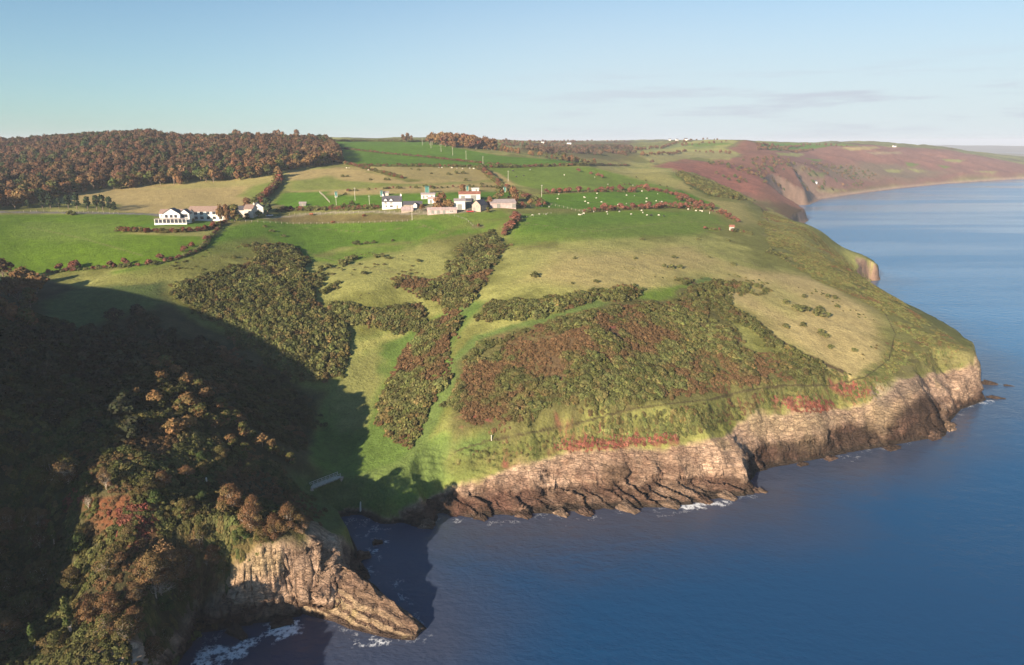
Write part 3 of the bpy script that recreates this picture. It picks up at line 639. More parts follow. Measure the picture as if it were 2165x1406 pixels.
# the sea: one sheet out to the horizon
M['sea'], n_, l_, b_ = nt_mat('sea_water')
b_.inputs['Roughness'].default_value = .14; b_.inputs['Specular IOR Level'].default_value = .5; b_.inputs['IOR'].default_value = 1.33
geo_ = n_.new('ShaderNodeNewGeometry')
def tex_(scale, stretch=(1, 1, 1), detail=3.0, rough=.5, rot=0.0):
    mp = n_.new('ShaderNodeMapping'); mp.inputs['Scale'].default_value = stretch; mp.inputs['Rotation'].default_value = (0, 0, rot); l_.new(geo_.outputs['Position'], mp.inputs['Vector'])
    t = n_.new('ShaderNodeTexNoise'); t.inputs['Scale'].default_value = scale; t.inputs['Detail'].default_value = detail; t.inputs['Roughness'].default_value = rough; l_.new(mp.outputs[0], t.inputs['Vector'])
    return t.outputs['Fac']
def rng_(src, a, b, c, d):
    r = n_.new('ShaderNodeMapRange'); r.interpolation_type = 'SMOOTHSTEP'; l_.new(src, r.inputs['Value'])
    for i, v in zip((1, 2, 3, 4), (a, b, c, d)): r.inputs[i].default_value = v
    return r.outputs[0]
def mth_(op, a, b):
    k = n_.new('ShaderNodeMath'); k.operation = op
    for i, v in enumerate((a, b)):
        if isinstance(v, (int, float)): k.inputs[i].default_value = v
        else: l_.new(v, k.inputs[i])
    return k.outputs[0]
att_ = n_.new('ShaderNodeAttribute'); att_.attribute_name = 'col'
fo_ = n_.new('ShaderNodeAttribute'); fo_.attribute_name = 'foam'
fz = mth_('SUBTRACT', 1.0, mth_('ABSOLUTE', mth_('MULTIPLY', mth_('SUBTRACT', tex_(.55, (1, 1, 1), 6, .65), .5), 5.0), 0.0))
fz = mth_('MULTIPLY', fz, rng_(tex_(.28, (1, 1, 1), 4, .6), .35, .6, .25, 1.0))
fm_ = mth_('MULTIPLY', rng_(mth_('ADD', fz, fo_.outputs['Fac']), 1.10, 1.75, 0, 1), rng_(fo_.outputs['Fac'], 0.02, .3, 0, 1))
mx_ = n_.new('ShaderNodeMix'); mx_.data_type = 'RGBA'; l_.new(fm_, mx_.inputs[0]); l_.new(att_.outputs['Color'], mx_.inputs[6]); mx_.inputs[7].default_value = (.75, .78, .80, 1)
l_.new(mx_.outputs[2], b_.inputs['Base Color'])
slick = tex_(.0045, (.28, 1.6, 1), 5, .6, .06)
l_.new(rng_(slick, .42, .62, .22, .05), b_.inputs['Roughness'])
h_ = mth_('ADD', mth_('MULTIPLY', tex_(.16, (1, 1.6, 1), 3, .6, .5), 1.0), mth_('MULTIPLY', tex_(.75, (1, 1.5, 1), 4, .6, .3), .35))
bp_ = n_.new('ShaderNodeBump'); bp_.inputs['Distance'].default_value = .55
l_.new(rng_(slick, .42, .62, .75, .35), bp_.inputs['Strength']); l_.new(h_, bp_.inputs['Height']); l_.new(bp_.outputs[0], b_.inputs['Normal'])
rr = np.r_[_spaced(0, 40, 10), _spaced(40, 420, 2.0), 420 * (11400 / 420) ** np.linspace(0, 1, 110)]; tt = np.radians(np.linspace(-85, 60, 330))
sx = (rr[:, None] * np.sin(tt)[None]).ravel(); sy = (rr[:, None] * np.cos(tt)[None]).ravel()
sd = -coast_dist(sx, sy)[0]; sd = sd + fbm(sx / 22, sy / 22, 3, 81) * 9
mud_reflect = .62 * sstep(36, 2, sd) * sstep(700, 420, sy); r_ = np.hypot(sx, sy)  # inshore brown: silt, plus the cliffs' reflection painted into the colour
DEEP = np.array([0.010, 0.060, 0.150]); MID = np.array([0.022, 0.150, 0.320]); MUD_REFLECT = np.array([0.080, 0.060, 0.054])
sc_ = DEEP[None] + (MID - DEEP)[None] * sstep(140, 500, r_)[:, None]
sc_ = sc_ * (1 - .85 * mud_reflect[:, None]) + MUD_REFLECT[None] * .85 * mud_reflect[:, None]
i = (np.arange(len(rr) - 1)[:, None] * len(tt) + np.arange(len(tt) - 1)[None]).ravel()
foam = np.zeros(len(sx))
for q, am in (([(545,1335),(600,1300),(655,1305),(640,1345),(580,1370)], 1), ([(395,1400),(450,1350),(560,1340),(540,1380),(470,1420),(400,1440)], .85), ([(725,1345),(800,1342),(870,1345),(800,1372),(750,1375)], .9), ([(1425,1062),(1480,1058),(1545,1052),(1550,1068),(1490,1080),(1430,1080)], 1), ([(770,1150),(800,1130),(830,1140),(815,1175),(785,1180)], .6), ([(950,1094),(1010,1094),(1000,1106),(955,1108)], .7), ([(2015,858),(2060,848),(2125,838),(2120,850),(2030,868)], .75), ([(1920,940),(1960,930),(1955,942)], .7), ([(1225,1090),(1270,1086),(1265,1096),(1230,1098)], .7)):
    P = np.array([cz(*w) for w in q]); d = seg_dist(sx, sy, P)[0]; foam = np.maximum(foam, am * sstep(-1.5, 2.2, np.where(inside(sx, sy, P), d, -d)))
foam = np.maximum(foam, .37 * sstep(2.6, .3, sd) * (sy < 450) * (sd > -3))
sea = link('sea', np_mesh('sea', np.c_[sx, sy, np.zeros(len(sx))], np.c_[i, i + 1, i + len(tt) + 1, i + len(tt)], M['sea'], sc_, True)); at_ = sea.data.attributes.new('foam', 'FLOAT', 'POINT'); at_.data.foreach_set('value', foam.astype(np.float32)); tag(sea, 'calm blue sea, brown inshore from mud and painted cliff reflection', 'sea', kind='structure')
# ------------------------------------------------------------------ plants: leaf clumps, bushes, trees
def _unit(v): return v / (np.linalg.norm(v, axis=1, keepdims=True) + 1e-9)
def leaves(P, N, size, g, flop=0.75, aspect=1.0):
    """one small four-sided leaf spray at each point, roughly facing outward"""
    n = len(P); N = _unit(N + g.normal(0, flop, (n, 3)))
    T = _unit(np.cross(N, g.normal(0, 1, (n, 3)))); B = np.cross(N, T)
    s = (size * g.uniform(.55, 1.25, n))[:, None] * .5
    fold = N * s * .35
    V = np.stack([P - T * s * aspect - B * s, P + T * s * aspect - B * s * .7 + fold, P + T * s * aspect * .8 + B * s, P - T * s * aspect + B * s * .8 - fold], 1).reshape(-1, 3)
    return V, np.arange(4 * n).reshape(-1, 4)
def lobes_for(g, n, R, H, z0, spread=.62, rlo=.34, rhi=.56):
    L = []
    for k in range(n):
        a = 2 * math.pi * k / n + g.uniform(-.5, .5); q = math.sqrt(g.uniform(.02, 1)) * spread
        zz = z0 + (H - z0) * (g.uniform(.08, .84) if n > 8 else g.uniform(.3, .78)) * (1 - .35 * q)
        rr = R * g.uniform(rlo, rhi)
        L.append((R * q * math.cos(a), R * q * math.sin(a), zz, rr, rr * g.uniform(.75, 1.0)))
    L.append((0, 0, z0 + (H - z0) * .70, R * .5, (H - z0) * .32))
    return np.array(L)
def crown_mesh(seed, n, R, H, z0, nl, leaf, pal, spread=.62, flop=.5, under=.15):
    g = np.random.default_rng(seed); L = lobes_for(g, nl, R, H, z0, spread, *((.20, .42) if nl > 8 else (.30, .56)))
    w = L[:, 3] ** 2; pick = g.choice(len(L), n * 2, p=w / w.sum()); l = L[pick]
    D = _unit(g.normal(0, 1, (n * 2, 3))); D[:, 2] = np.where((D[:, 2] < -.1) & (g.random(n * 2) > under), -D[:, 2], D[:, 2])
    rad = g.uniform(.82, 1.06, n * 2) ** .7 * np.where(g.random(n * 2) < .16, g.uniform(1.0, 1.45, n * 2), 1)
    P = l[:, :3] + D * np.c_[l[:, 3], l[:, 3], l[:, 4]] * rad[:, None]
    deep = np.zeros(len(P), int)
    for q in L: deep += ((P[:, 0] - q[0]) ** 2 + (P[:, 1] - q[1]) ** 2) / (q[3] * .86) ** 2 + ((P[:, 2] - q[2]) / (q[4] * .86)) ** 2 < 1
    ok = np.nonzero((deep == 0) | (g.random(len(P)) < .12))[0][:n]
    P, D, pick = P[ok], D[ok], pick[ok]
    P[:, 2] = np.maximum(P[:, 2], .05)
    V, Fq = leaves(P, D, leaf, g, flop)
    pal = np.array(pal); lc = pal[g.integers(0, len(pal), len(L))]; c = lc[pick] * .6 + pal[g.integers(0, len(pal), len(P))] * .4
    c = c * g.uniform(.72, 1.28, (len(P), 1))
    return V, Fq, np.repeat(c, 4, 0), L
def tube(pts, r0, r1, k=5):
    pts = np.asarray(pts, float); m = len(pts); V = []; Fq = []
    for i in range(m):
        d = pts[min(i + 1, m - 1)] - pts[max(i - 1, 0)]; d /= np.linalg.norm(d) + 1e-9
        u = np.cross(d, (.3, .9, .1)); u /= np.linalg.norm(u) + 1e-9; v = np.cross(d, u); r = r0 + (r1 - r0) * i / (m - 1)
        V += [pts[i] + (u * math.cos(2 * math.pi * j / k) + v * math.sin(2 * math.pi * j / k)) * r for j in range(k)]
    for i in range(m - 1):
        for j in range(k): Fq.append((i * k + j, i * k + (j + 1) % k, (i + 1) * k + (j + 1) % k, (i + 1) * k + j))
    return np.array(V), np.array(Fq)
def trunk_mesh(seed, L, H, z0, r, twigs=3, lean=.0):
    g = np.random.default_rng(seed + 900); parts = []
    top = np.array([g.normal(0, .25) + lean, g.normal(0, .25), z0 + (H - z0) * .35]); fork = np.array([lean * .4, 0, max(.6, z0 * .75)])
    parts.append(tube([(0, 0, -.8), (lean * .1, 0, fork[2] * .5), fork, (fork + top) / 2 + g.normal(0, .15, 3), top], r, r * .4, 7))
    for q in L:
        c = q[:3]; s = fork + (top - fork) * g.uniform(.0, .8); mid = (s + c) / 2 + g.normal(0, .12 * q[3] + .1, 3); mid[2] -= .1 * q[3]
        parts.append(tube([s, mid, c], r * .42, r * .16))
        for k in range(twigs):
            d = g.normal(0, 1, 3); d /= np.linalg.norm(d); e = c + d * np.array([q[3], q[3], q[4]]) * g.uniform(.8, 1.12); s2 = mid + (c - mid) * g.uniform(.2, 1)
            parts.append(tube([s2, (s2 + e) / 2 + g.normal(0, .12 * q[3], 3), e], r * .17, r * .045, 4))
    V = []; Fq = []; o = 0
    for v, f in parts: V.append(v); Fq.append(f + o); o += len(v)
    return np.vstack(V), np.vstack(Fq)
RUSSET = [(.165,.084,.040), (.190,.098,.046), (.140,.072,.037), (.125,.088,.038)]
GOLD = [(.195,.115,.048), (.175,.096,.043), (.140,.104,.042)]
OLIVE = [(.082,.088,.026), (.105,.095,.034), (.062,.074,.022)]
GREEN = [(.046,.075,.020), (.060,.092,.026), (.038,.060,.020)]
TWIG = [(.150,.105,.068), (.130,.086,.056), (.115,.080,.045)]
REDB = [(.165,.070,.048), (.140,.062,.042), (.120,.078,.046), (.185,.062,.040)]
GORSE = [(.098,.106,.034), (.120,.118,.040), (.080,.090,.030), (.132,.118,.044)]
NEARB = [(.165,.092,.042), (.125,.080,.036), (.112,.086,.034), (.175,.108,.052), (.145,.072,.038)]
PINE = [(.034,.056,.026), (.044,.066,.028), (.030,.046,.024)]
KINDS_ = {   # leaf count, crown radius, height, clear stem, lobes, leaf size, palette, stem radius, bark, spread, twigs
 'oak_russet': (620, 4.6, 9.5, 1.2, 9, .85, RUSSET, .32, 'bark', .62, 1), 'oak_gold': (620, 4.4, 9.0, 1.5, 7, .95, GOLD, .30, 'bark', .62, 1),
 'oak_olive': (620, 4.6, 9.0, 1.2, 9, .85, OLIVE + RUSSET[:1], .30, 'bark', .65, 1), 'oak_dark': (620, 4.2, 9.0, 1.2, 7, .95, GREEN + OLIVE, .30, 'bark', .6, 1),
 'hawthorn': (300, 1.7, 3.0, .5, 5, .48, REDB, .12, 'bark', .6, 1), 'gorse': (280, 1.5, 1.9, .05, 9, .36, GORSE, .08, 'bark', .85, 0),
 'pine': (520, 2.6, 9.0, 2.2, 9, .75, PINE, .24, 'bark', .45, 1),
 'near_brown': (5600, 3.9, 7.6, .9, 20, .23, NEARB, .20, 'palebark', .80, 6), 'near_twiggy': (3400, 3.6, 7.4, 1.2, 16, .20, TWIG + NEARB, .24, 'palebark', .66, 9),
 'near_olive': (4800, 3.4, 6.4, .5, 18, .23, OLIVE + NEARB[1:3], .17, 'palebark', .82, 4), 'near_green': (4200, 2.8, 5.0, .3, 15, .23, GREEN + OLIVE[:1], .15, 'bark', .8, 2), 'near_pale': (2600, 3.0, 6.0, .8, 15, .20, NEARB + OLIVE, .20, 'palebark', .66, 10),
 'bracken': (150, 1.0, .8, .02, 9, .30, [(.185,.066,.044), (.155,.058,.040), (.205,.084,.052), (.135,.060,.040)], .03, 'bark', .9, 0),
 'shade_scrub': (420, 2.4, 3.6, .3, 9, .55, [(.036,.044,.020), (.050,.040,.024), (.030,.034,.018), (.058,.046,.026)], .12, 'bark', .85, 1),  # leaf palette darkened: the valley's shade is put into the colour
 'near_ivy': (2600, 1.1, 6.6, .4, 8, .25, OLIVE + GREEN[:1], .18, 'palebark', .4, 3), 'near_bare': (160, 2.2, 5.2, 1.6, 8, .22, TWIG, .17, 'palebark', .7, 12),
}
PLANT = {}
def plant(kind, nvar=4):
    if kind not in PLANT:
        n, R, H, z0, nl, leaf, pal, r, bark, spread, tw = KINDS_[kind]; PLANT[kind] = []
        for v in range(nvar):
            seed = (sum(map(ord, kind)) * 13 + v * 101) % 100003
            V, Fq, c, L = crown_mesh(seed, n, R, H, z0, nl, leaf, pal, spread)
            tV, tF = trunk_mesh(seed, L, H, z0, r, tw)
            PLANT[kind].append(dict(V=V, F=Fq, c=c, crown=np_mesh('crown', V, Fq, M['leaf'], c), trunk=np_mesh('trunk', tV, tF, M[bark]), H=H, R=R))
    return PLANT[kind]
TREES = []
def tree(name, kind, x, y, height, label, group=None, cat='tree', wide=1.0, sink=0.25, stem='trunk', top='crown', var=None):
    ps = plant(kind); p = ps[int(rng.integers(len(ps))) if var is None else var]
    s = height / p['H']; z = float(hz(x, y)) - sink
    t = empty(name, (x, y, z), float(rng.uniform(0, 6.28)), (s * wide, s * wide, s)); tag(t, label, cat, group)
    link(top, p['crown'], t); link(stem, p['trunk'], t)
    TREES.append(t); return t
def mass(name, items, label, cat=None, kind='stuff', group=None, mat='mass'):
    """many plants that nobody could count, grown together: items are (kind, x, y, size, wide, tint)"""
    VV = []; CC = []; FF = []; o = 0
    for kd, x, y, s, wd, tint in items:
        ps = plant(kd); p = ps[int(rng.integers(len(ps)))]; k = s / p['H']; a = rng.uniform(0, 6.28); ca, sa = math.cos(a), math.sin(a)
        V = p['V']; z = float(y[1]) if isinstance(y, tuple) else None
        W = np.empty_like(V); W[:, 0] = (V[:, 0] * ca - V[:, 1] * sa) * k * wd + x; W[:, 1] = (V[:, 0] * sa + V[:, 1] * ca) * k * wd + y; W[:, 2] = V[:, 2] * k
        VV.append(W); CC.append(p['c'] * tint); FF.append(p['F'] + o); o += len(V)
    V = np.vstack(VV); 
    # every plant follows the slope it stands on
    base = np.concatenate([np.full(len(w), 0.0) for w in VV])
    ax = np.concatenate([np.full(len(w), it[1]) for w, it in zip(VV, items)]); ay = np.concatenate([np.full(len(w), it[2]) for w, it in zip(VV, items)])
    V[:, 2] += hz(ax, ay) * .35 + hz(V[:, 0], V[:, 1]) * .65 - .1
    o_ = link(name, np_mesh(name, V, np.vstack(FF), M[mat], np.vstack(CC))); tag(o_, label, cat, group, kind)
    return o_
def scatter(poly, gap, keep=None, jitter=.45, holes=(), laid=False, spill=None):
    P = poly if laid else plan(poly)
    lo, hi = P.min(0) - (spill or 0), P.max(0) + (spill or 0)
    X, Y = np.meshgrid(np.arange(lo[0], hi[0], gap), np.arange(lo[1], hi[1], gap)); X = X.ravel(); Y = Y.ravel()
    X = X + rng.uniform(-jitter, jitter, len(X)) * gap; Y = Y + rng.uniform(-jitter, jitter, len(Y)) * gap
    m = inside(X, Y, P)
    if spill:
        d = seg_dist(X, Y, P)[0]; m = np.where(m, d, -d) + spill * (.9 * fbm(X / 11, Y / 11, 3, 64) + .35 * fbm(X / 3.5, Y / 3.5, 2, 65)) > rng.uniform(-.5, .12 * spill + .6, len(X))
    for h in holes: m &= ~inside(X, Y, h)
    if keep is not None: m &= keep(X, Y)
    return X[m], Y[m]
def along(poly, gap, side=0.0, laid=False):
    P = poly if laid else plan(poly, False, 8)
    seg = np.r_[0, np.cumsum(np.hypot(*np.diff(P, axis=0).T))]; s = np.arange(0, seg[-1], gap); s = s + rng.uniform(-.35, .35, len(s)) * gap
    return np.interp(s, seg, P[:, 0]) + rng.normal(0, side, len(s)), np.interp(s, seg, P[:, 1]) + rng.normal(0, side, len(s))
def tints(n, lo=.75, hi=1.25): return rng.uniform(lo, hi, (n, 1)) * rng.uniform(.93, 1.07, (n, 3))
# ------------------------------------------------------------------ gorse, heath and bracken thickets
def thicket(name, poly, gap, hlo, hhi, label, kind='gorse', keep=None, wide=1.0, red=None, holes=(), feather=True, dark=1.0):
    P_ = poly if isinstance(poly, np.ndarray) else plan(poly); X, Y = scatter(P_, gap, keep, holes=holes, laid=True, spill=6.0 if feather else None)
    ed = seg_dist(X, Y, P_)[0]; ed = np.where(inside(X, Y, P_), ed, 0.0)
    n = len(X); big = fbm(X / 13, Y / 13, 3, 61); rd = fbm(X / 11, Y / 11, 3, 62) + .25 * fbm(X / 3, Y / 3, 2, 63)
    H = (hlo + (hhi - hlo) * np.clip(.5 + .7 * big + rng.normal(0, .2, n), 0, 1)); T = tints(n, .62, 1.4) * dark * (1 + .3 * fbm(X / 17, Y / 17, 3, 74))[:, None]; T = T * np.where(rng.random((n, 1)) < .18, np.array([1.15, .92, 1.0]), 1.0); H = H * (.55 + .45 * sstep(0, 4, ed))
    if red is not None:
        w = sstep(red, red + .25, rd)[:, None]; T = T * (1 - w) + w * np.array([1.34, .80, 1.15])[None] * rng.uniform(.8, 1.2, (n, 1)); H = H * (1 - .35 * w[:, 0])
    return mass(name, [(kind, X[i], Y[i], H[i], wide * rng.uniform(.85, 1.25), T[i]) for i in range(n)], label)
way = [np.c_[plan(w, False)] for w in ([(1265,640),(1180,668),(1100,690),(1010,715),(968,760),(965,800),(930,850),(900,910),(880,960)], PATH, [(1500,590),(1400,625),(1330,640),(1260,645)])]
def off_ways(X, Y, half=1.9):
    m = np.ones(len(X), bool)
    for w, hf in zip(way, (1.7, .5, 1.7)): m &= seg_dist(X, Y, w, False)[0] > hf
    return m
def broken(level, size=9, seed=66, extra=None): return lambda X, Y: (fbm(X / size, Y / size, 3, seed) > level) & off_ways(X, Y)
thicket('gorse_thicket', SCRUB_MAIN, 1.25, .4, 1.75, 'thick olive and rust gorse on the slope above the cliff path', keep=broken(-.36, 7), red=.07, wide=1.45)
thicket('gorse_thicket', [(1012,668),(1030,642),(1150,636),(1262,616),(1266,640),(1180,664),(1100,684),(1020,682)], 1.5, 1.6, 2.8, 'long band of tall gorse between the pale slope and the green track', keep=broken(-.7), red=.35)
thicket('gorse_thicket', [(1272,640),(1268,618),(1330,606),(1366,612),(1350,632)], 1.5, 1.4, 2.4, 'short gorse band at the top end of the green track', keep=broken(-.9), red=.3)
thicket('gorse_thicket', [(1430,590),(1470,586),(1610,602),(1620,618),(1540,622),(1560,650),(1640,705),(1700,745),(1790,785),(1770,796),(1640,742),(1560,690),(1500,650),(1440,640)], 1.5, 1.0, 1.9, 'gorse along the old field bank beside the straw slope', keep=broken(-.3, 7), red=.3)
thicket('gorse_thicket', [(360,605),(450,578),(540,548),(530,522),(620,520),(650,555),(660,600),(690,650),(740,690),(748,740),(725,800),(690,822),(640,812),(560,765),(480,705),(400,650)], 1.6, 1.5, 3.0, 'dense dark gorse covering the west side of the coomb', keep=broken(-.8), red=.38)
thicket('gorse_thicket', [(695,640),(780,652),(850,645),(890,640),(905,660),(890,700),(830,706),(720,688),(690,665)], 1.6, 1.5, 2.8, 'gorse block in the middle of the coomb', keep=broken(-.75), red=.33)
thicket('gorse_thicket', [(795,578),(870,592),(930,590),(960,545),(985,505),(1040,492),(1070,515),(1050,570),(1010,640),(960,655),(900,640),(850,612)], 1.7, 1.6, 3.0, 'gorse and thorn scrub down the stream gully below the farm', keep=broken(-.7), red=.0)
thicket('gorse_thicket', [(885,702),(962,662),(985,672),(955,735),(958,815),(905,880),(880,952),(792,912),(802,845),(832,765)], 1.6, 1.5, 3.0, 'brown and olive scrub filling the lower stream gully', keep=broken(-.7), red=-.12)
thicket('gorse_thicket', [(650,575),(690,560),(720,570),(700,600),(740,620),(700,640),(660,610)], 1.9, .9, 2.0, 'loose gorse patch at the upper edge of the coomb', keep=broken(-.05, 6))
thicket('heath', HEATH_LOW, 1.1, .3, .8, 'low wind clipped heath along the cliff top', keep=broken(-.12, 7, 67), wide=1.7, red=.36, dark=1.25, feather=False)
thicket('heath', [(1430,366),(1465,366),(1560,408),(1605,430),(1570,424),(1500,414),(1450,388)], 3.2, 1.6, 3.4, 'dark gorse on the brow above the shaded side valley', keep=lambda X, Y: fbm(X / 9, Y / 9, 3, 66) > -.6)
thicket('bracken', [(150,1045),(330,1050),(345,1085),(320,1130),(260,1160),(230,1140),(190,1080)], .8, .5, 1.0, 'rusty bracken patch among the trees on the near headland', kind='bracken', wide=1.2)
thicket('undergrowth', np.array([(-47,150),(-60,168),(-100,166),(-125,150),(-135,115),(-105,72),(-75,66),(-50,80),(-56,98),(-66,106),(-67,116),(-58,128),(-47,136)], float), 1.3, .5, 1.5, 'brambles, ivy and bracken under the trees of the near headland', keep=lambda X, Y: fbm(X / 5, Y / 5, 3, 68) > -.62, red=.05, dark=.8, wide=1.25)
thicket('undergrowth', [(-60,620),(180,700),(340,720),(460,720),(640,830),(680,900),(640,960),(560,930),(330,880),(-60,900)], 2.1, 1.0, 2.2, 'shaded scrub on the western valley side', keep=lambda X, Y: fbm(X / 9, Y / 9, 3, 69) > -.6, red=.25, dark=.45, wide=1.3)  # gorse tint cut down so the valley's shade sits in the leaf colour
thicket('undergrowth', [(330,1150),(470,1130),(545,1160),(500,1250),(430,1310),(380,1340),(320,1300)], 1.1, .4, 1.1, 'tawny bracken and brambles on the sunlit slope left of the rock face', red=-.1, wide=1.3)
thicket('gorse_thicket', [(960,952),(1050,935),(1150,905),(1300,875),(1500,856),(1640,840),(1570,880),(1520,905),(1440,925),(1300,930),(1180,940),(1080,975),(985,978)], 1.15, .35, .95, 'low olive gorse between the cliff path and the cliff edge', keep=broken(-.3, 6, 71), red=.42, wide=1.5, feather=False)
thicket('gorse_thicket', [(1640,760),(1700,745),(1790,785),(1860,770),(1830,795),(1740,812),(1650,826)], 1.3, .35, .9, 'scattered low gorse where the old bank meets the cliff path', keep=broken(-.1, 6, 72), red=.4, wide=1.4)
for pq, lb in (([(640,560),(720,530),(880,540),(900,580),(780,630),(680,630)], 'small gorse tufts on the grass west of the gully'), ([(420,520),(600,500),(640,560),(520,560),(380,590),(300,590)], 'small gorse tufts on the grass below the hotel'), ([(1300,560),(1560,560),(1640,600),(1560,640),(1400,600)], 'small gorse tufts on the pale slope above the old bank'), ([(1560,600),(1720,600),(1860,660),(1870,750),(1780,780),(1640,690)], 'small green gorse tufts over the straw slope')):
    thicket('gorse_tufts', pq, 3.4, .3, .8, lb, keep=lambda X, Y: fbm(X / 10, Y / 10, 3, 73) > .3, wide=1.4)
for pq, lb in (([(1165,945),(1200,928),(1300,918),(1425,914),(1440,930),(1360,942),(1280,950),(1200,958)], 'long rust red bracken strip along the top of the central cliff'), ([(1640,842),(1700,838),(1765,850),(1750,872),(1680,872)], 'rust red bracken patch over the right hand cliff'), ([(1762,818),(1800,806),(1842,824),(1830,838),(1785,838)], 'small red bracken patch below the bend of the cliff path')):
    thicket('bracken', pq, .75, .35, .7, lb, kind='bracken', wide=1.2, feather=False, dark=1.1)
# ------------------------------------------------------------------ trees
_ONES = ['', 'first', 'second', 'third', 'fourth', 'fifth', 'sixth', 'seventh', 'eighth', 'ninth', 'tenth', 'eleventh', 'twelfth', 'thirteenth', 'fourteenth', 'fifteenth', 'sixteenth', 'seventeenth', 'eighteenth', 'nineteenth']
_TENS = {2: ('twentieth', 'twenty'), 3: ('thirtieth', 'thirty'), 4: ('fortieth', 'forty'), 5: ('fiftieth', 'fifty'), 6: ('sixtieth', 'sixty'), 7: ('seventieth', 'seventy'), 8: ('eightieth', 'eighty'), 9: ('ninetieth', 'ninety')}
def nth(k):
    if k < 20: return _ONES[k]
    if k >= 100: return 'hundredth' if k == 100 else 'hundred and ' + nth(k - 100)
    return _TENS[k // 10][0] if k % 10 == 0 else _TENS[k // 10][1] + '-' + _ONES[k % 10]
def order(objs, template, what=None):
    """tell alike things apart by their place along the row: {o} = third from the left"""
    def px(o): return float(project(o.location.x, o.location.y, o.location.z)[0])
    objs = sorted(objs, key=px); n = len(objs)
    for i, o in enumerate(objs):
        w = ('leftmost' if i == 0 else 'rightmost' if i == n - 1 else nth(i + 1) + ' from the left')
        o['label'] = template.format(o=w, t=o.get('tone', ''))
def clear(objs):
    for o in objs:
        if 'tone' in o: del o['tone']
TONE = {'shade_scrub': 'dark', 'oak_russet': 'russet', 'oak_gold': 'golden brown', 'oak_olive': 'olive', 'oak_dark': 'dark green', 'hawthorn': 'red brown', 'pine': 'dark green', 'near_brown': 'orange brown', 'near_twiggy': 'bare twiggy', 'near_olive': 'olive', 'near_green': 'bright green', 'near_pale': 'pale branched', 'near_ivy': 'ivy covered', 'near_bare': 'bare white'}
def trow(name, kinds, XY, hlo, hhi, template, group, cat='tree', wide=(.9, 1.15), probs=None, sink=.25):
    out = []
    for x, y in XY:
        k = kinds[int(rng.choice(len(kinds), p=probs))]
        o = tree(name, k, float(x), float(y), float(rng.uniform(hlo, hhi)), 'x', group, cat, float(rng.uniform(*wide)), sink); o['tone'] = TONE[k]; out.append(o)
    order(out, template); clear(out)
    return out
# the wood over the hotel: front rows tree by tree, the rest as one wood
front = plan([(-90,452),(0,446),(70,436),(112,418),(200,405),(330,394),(470,384),(570,373),(640,356),(720,347)], False)
back = np.array([at_d(*q)[:2] for q in ((712,318,760),(690,300,880),(560,300,860),(420,300,850),(345,300,850),(320,300,930),(200,300,960),(60,300,960),(-120,300,930))])
WOOD = np.vstack([front, back])
wx, wy = scatter(WOOD, 7.3, laid=True)
fd = seg_dist(wx, wy, front, False)[0]; o_ = np.argsort(fd)
n_front = 104
sel = o_[:n_front]; rest = o_[n_front:]
trow('oak_tree', ['oak_russet', 'oak_gold', 'oak_olive', 'oak_dark'], np.c_[wx, wy][sel], 7.0, 11.5, '{t} tree on the front edge of the wood, {o}', 'trees along the front edge of the wood', wide=(1.0, 1.25), probs=[.45, .15, .25, .15])
tone = fbm(wx / 70, wy / 70, 3, 77)
items = []
for i in rest:
    k = 'oak_dark' if (tone[i] + rng.normal(0, .3) < -.55) else ('oak_olive' if rng.random() < .22 else ('oak_gold' if rng.random() < .2 else 'oak_russet'))
    items.append((k, wx[i], wy[i], rng.uniform(6.5, 11.5), rng.uniform(.85, 1.15), rng.uniform(.55, 1.05) * rng.uniform(.93, 1.07, 3) * np.array([.88, .90, 1.08])))
mass('woodland', items, 'russet autumn wood covering the hill above the hotel')
# copse on the ridge and the belt running down from it
cop = np.array([at_d(*q)[:2] for q in ((905,306,870),(915,306,905),(1000,309,905),(1050,313,850),(1020,318,835),(950,314,835))])
cx_, cy_ = scatter(cop, 8.0, laid=True)
trow('oak_tree', ['oak_russet', 'oak_gold', 'hawthorn'], np.c_[cx_, cy_], 10, 14, '{t} tree in the copse on the ridge, {o}', 'trees of the ridge copse', probs=[.6, .3, .1])
bx, by = along([(1045,318),(1100,327),(1150,334),(1200,341),(1262,350)], 8.0, 2.0)
trow('oak_tree', ['oak_russet', 'oak_gold', 'oak_olive'], np.c_[bx, by], 4.5, 8.5, '{t} tree in the belt edging the green ridge field, {o}', 'trees of the ridge belt', probs=[.6, .2, .2])
# woods in the dip beyond the ridge and on the far slopes
vx, vy = scatter([(1105,318),(1200,309),(1330,310),(1350,330),(1385,348),(1300,347),(1262,346),(1200,332)], 11, keep=lambda X, Y: (fbm(X / 90, Y / 90, 3, 78) > -.15) & (Y < 1700))
items = [(('oak_russet', 'oak_gold', 'oak_olive')[int(rng.integers(3))], vx[i], vy[i], rng.uniform(4.5, 8), 1.2, rng.uniform(.6, 1.1) * np.array([.82, .92, 1.3])) for i in range(min(len(vx), 900))]
mass('woodland', items, 'brown wooded valley beyond the green ridge field')
vx, vy = scatter([(1480,345),(1560,340),(1640,330),(1700,345),(1800,350),(1900,380),(1780,402),(1700,410),(1640,400),(1540,385)], 13, keep=lambda X, Y: fbm(X / 60, Y / 60, 3, 79) > -.02)
items = [(('oak_olive', 'oak_dark', 'oak_russet')[int(rng.integers(3))], vx[i], vy[i], rng.uniform(2.5, 5.5), 1.5, rng.uniform(.8, 1.2)) for i in range(min(len(vx), 1200))]
mass('scrub', items, 'thorn scrub scattered over the far bracken slopes')
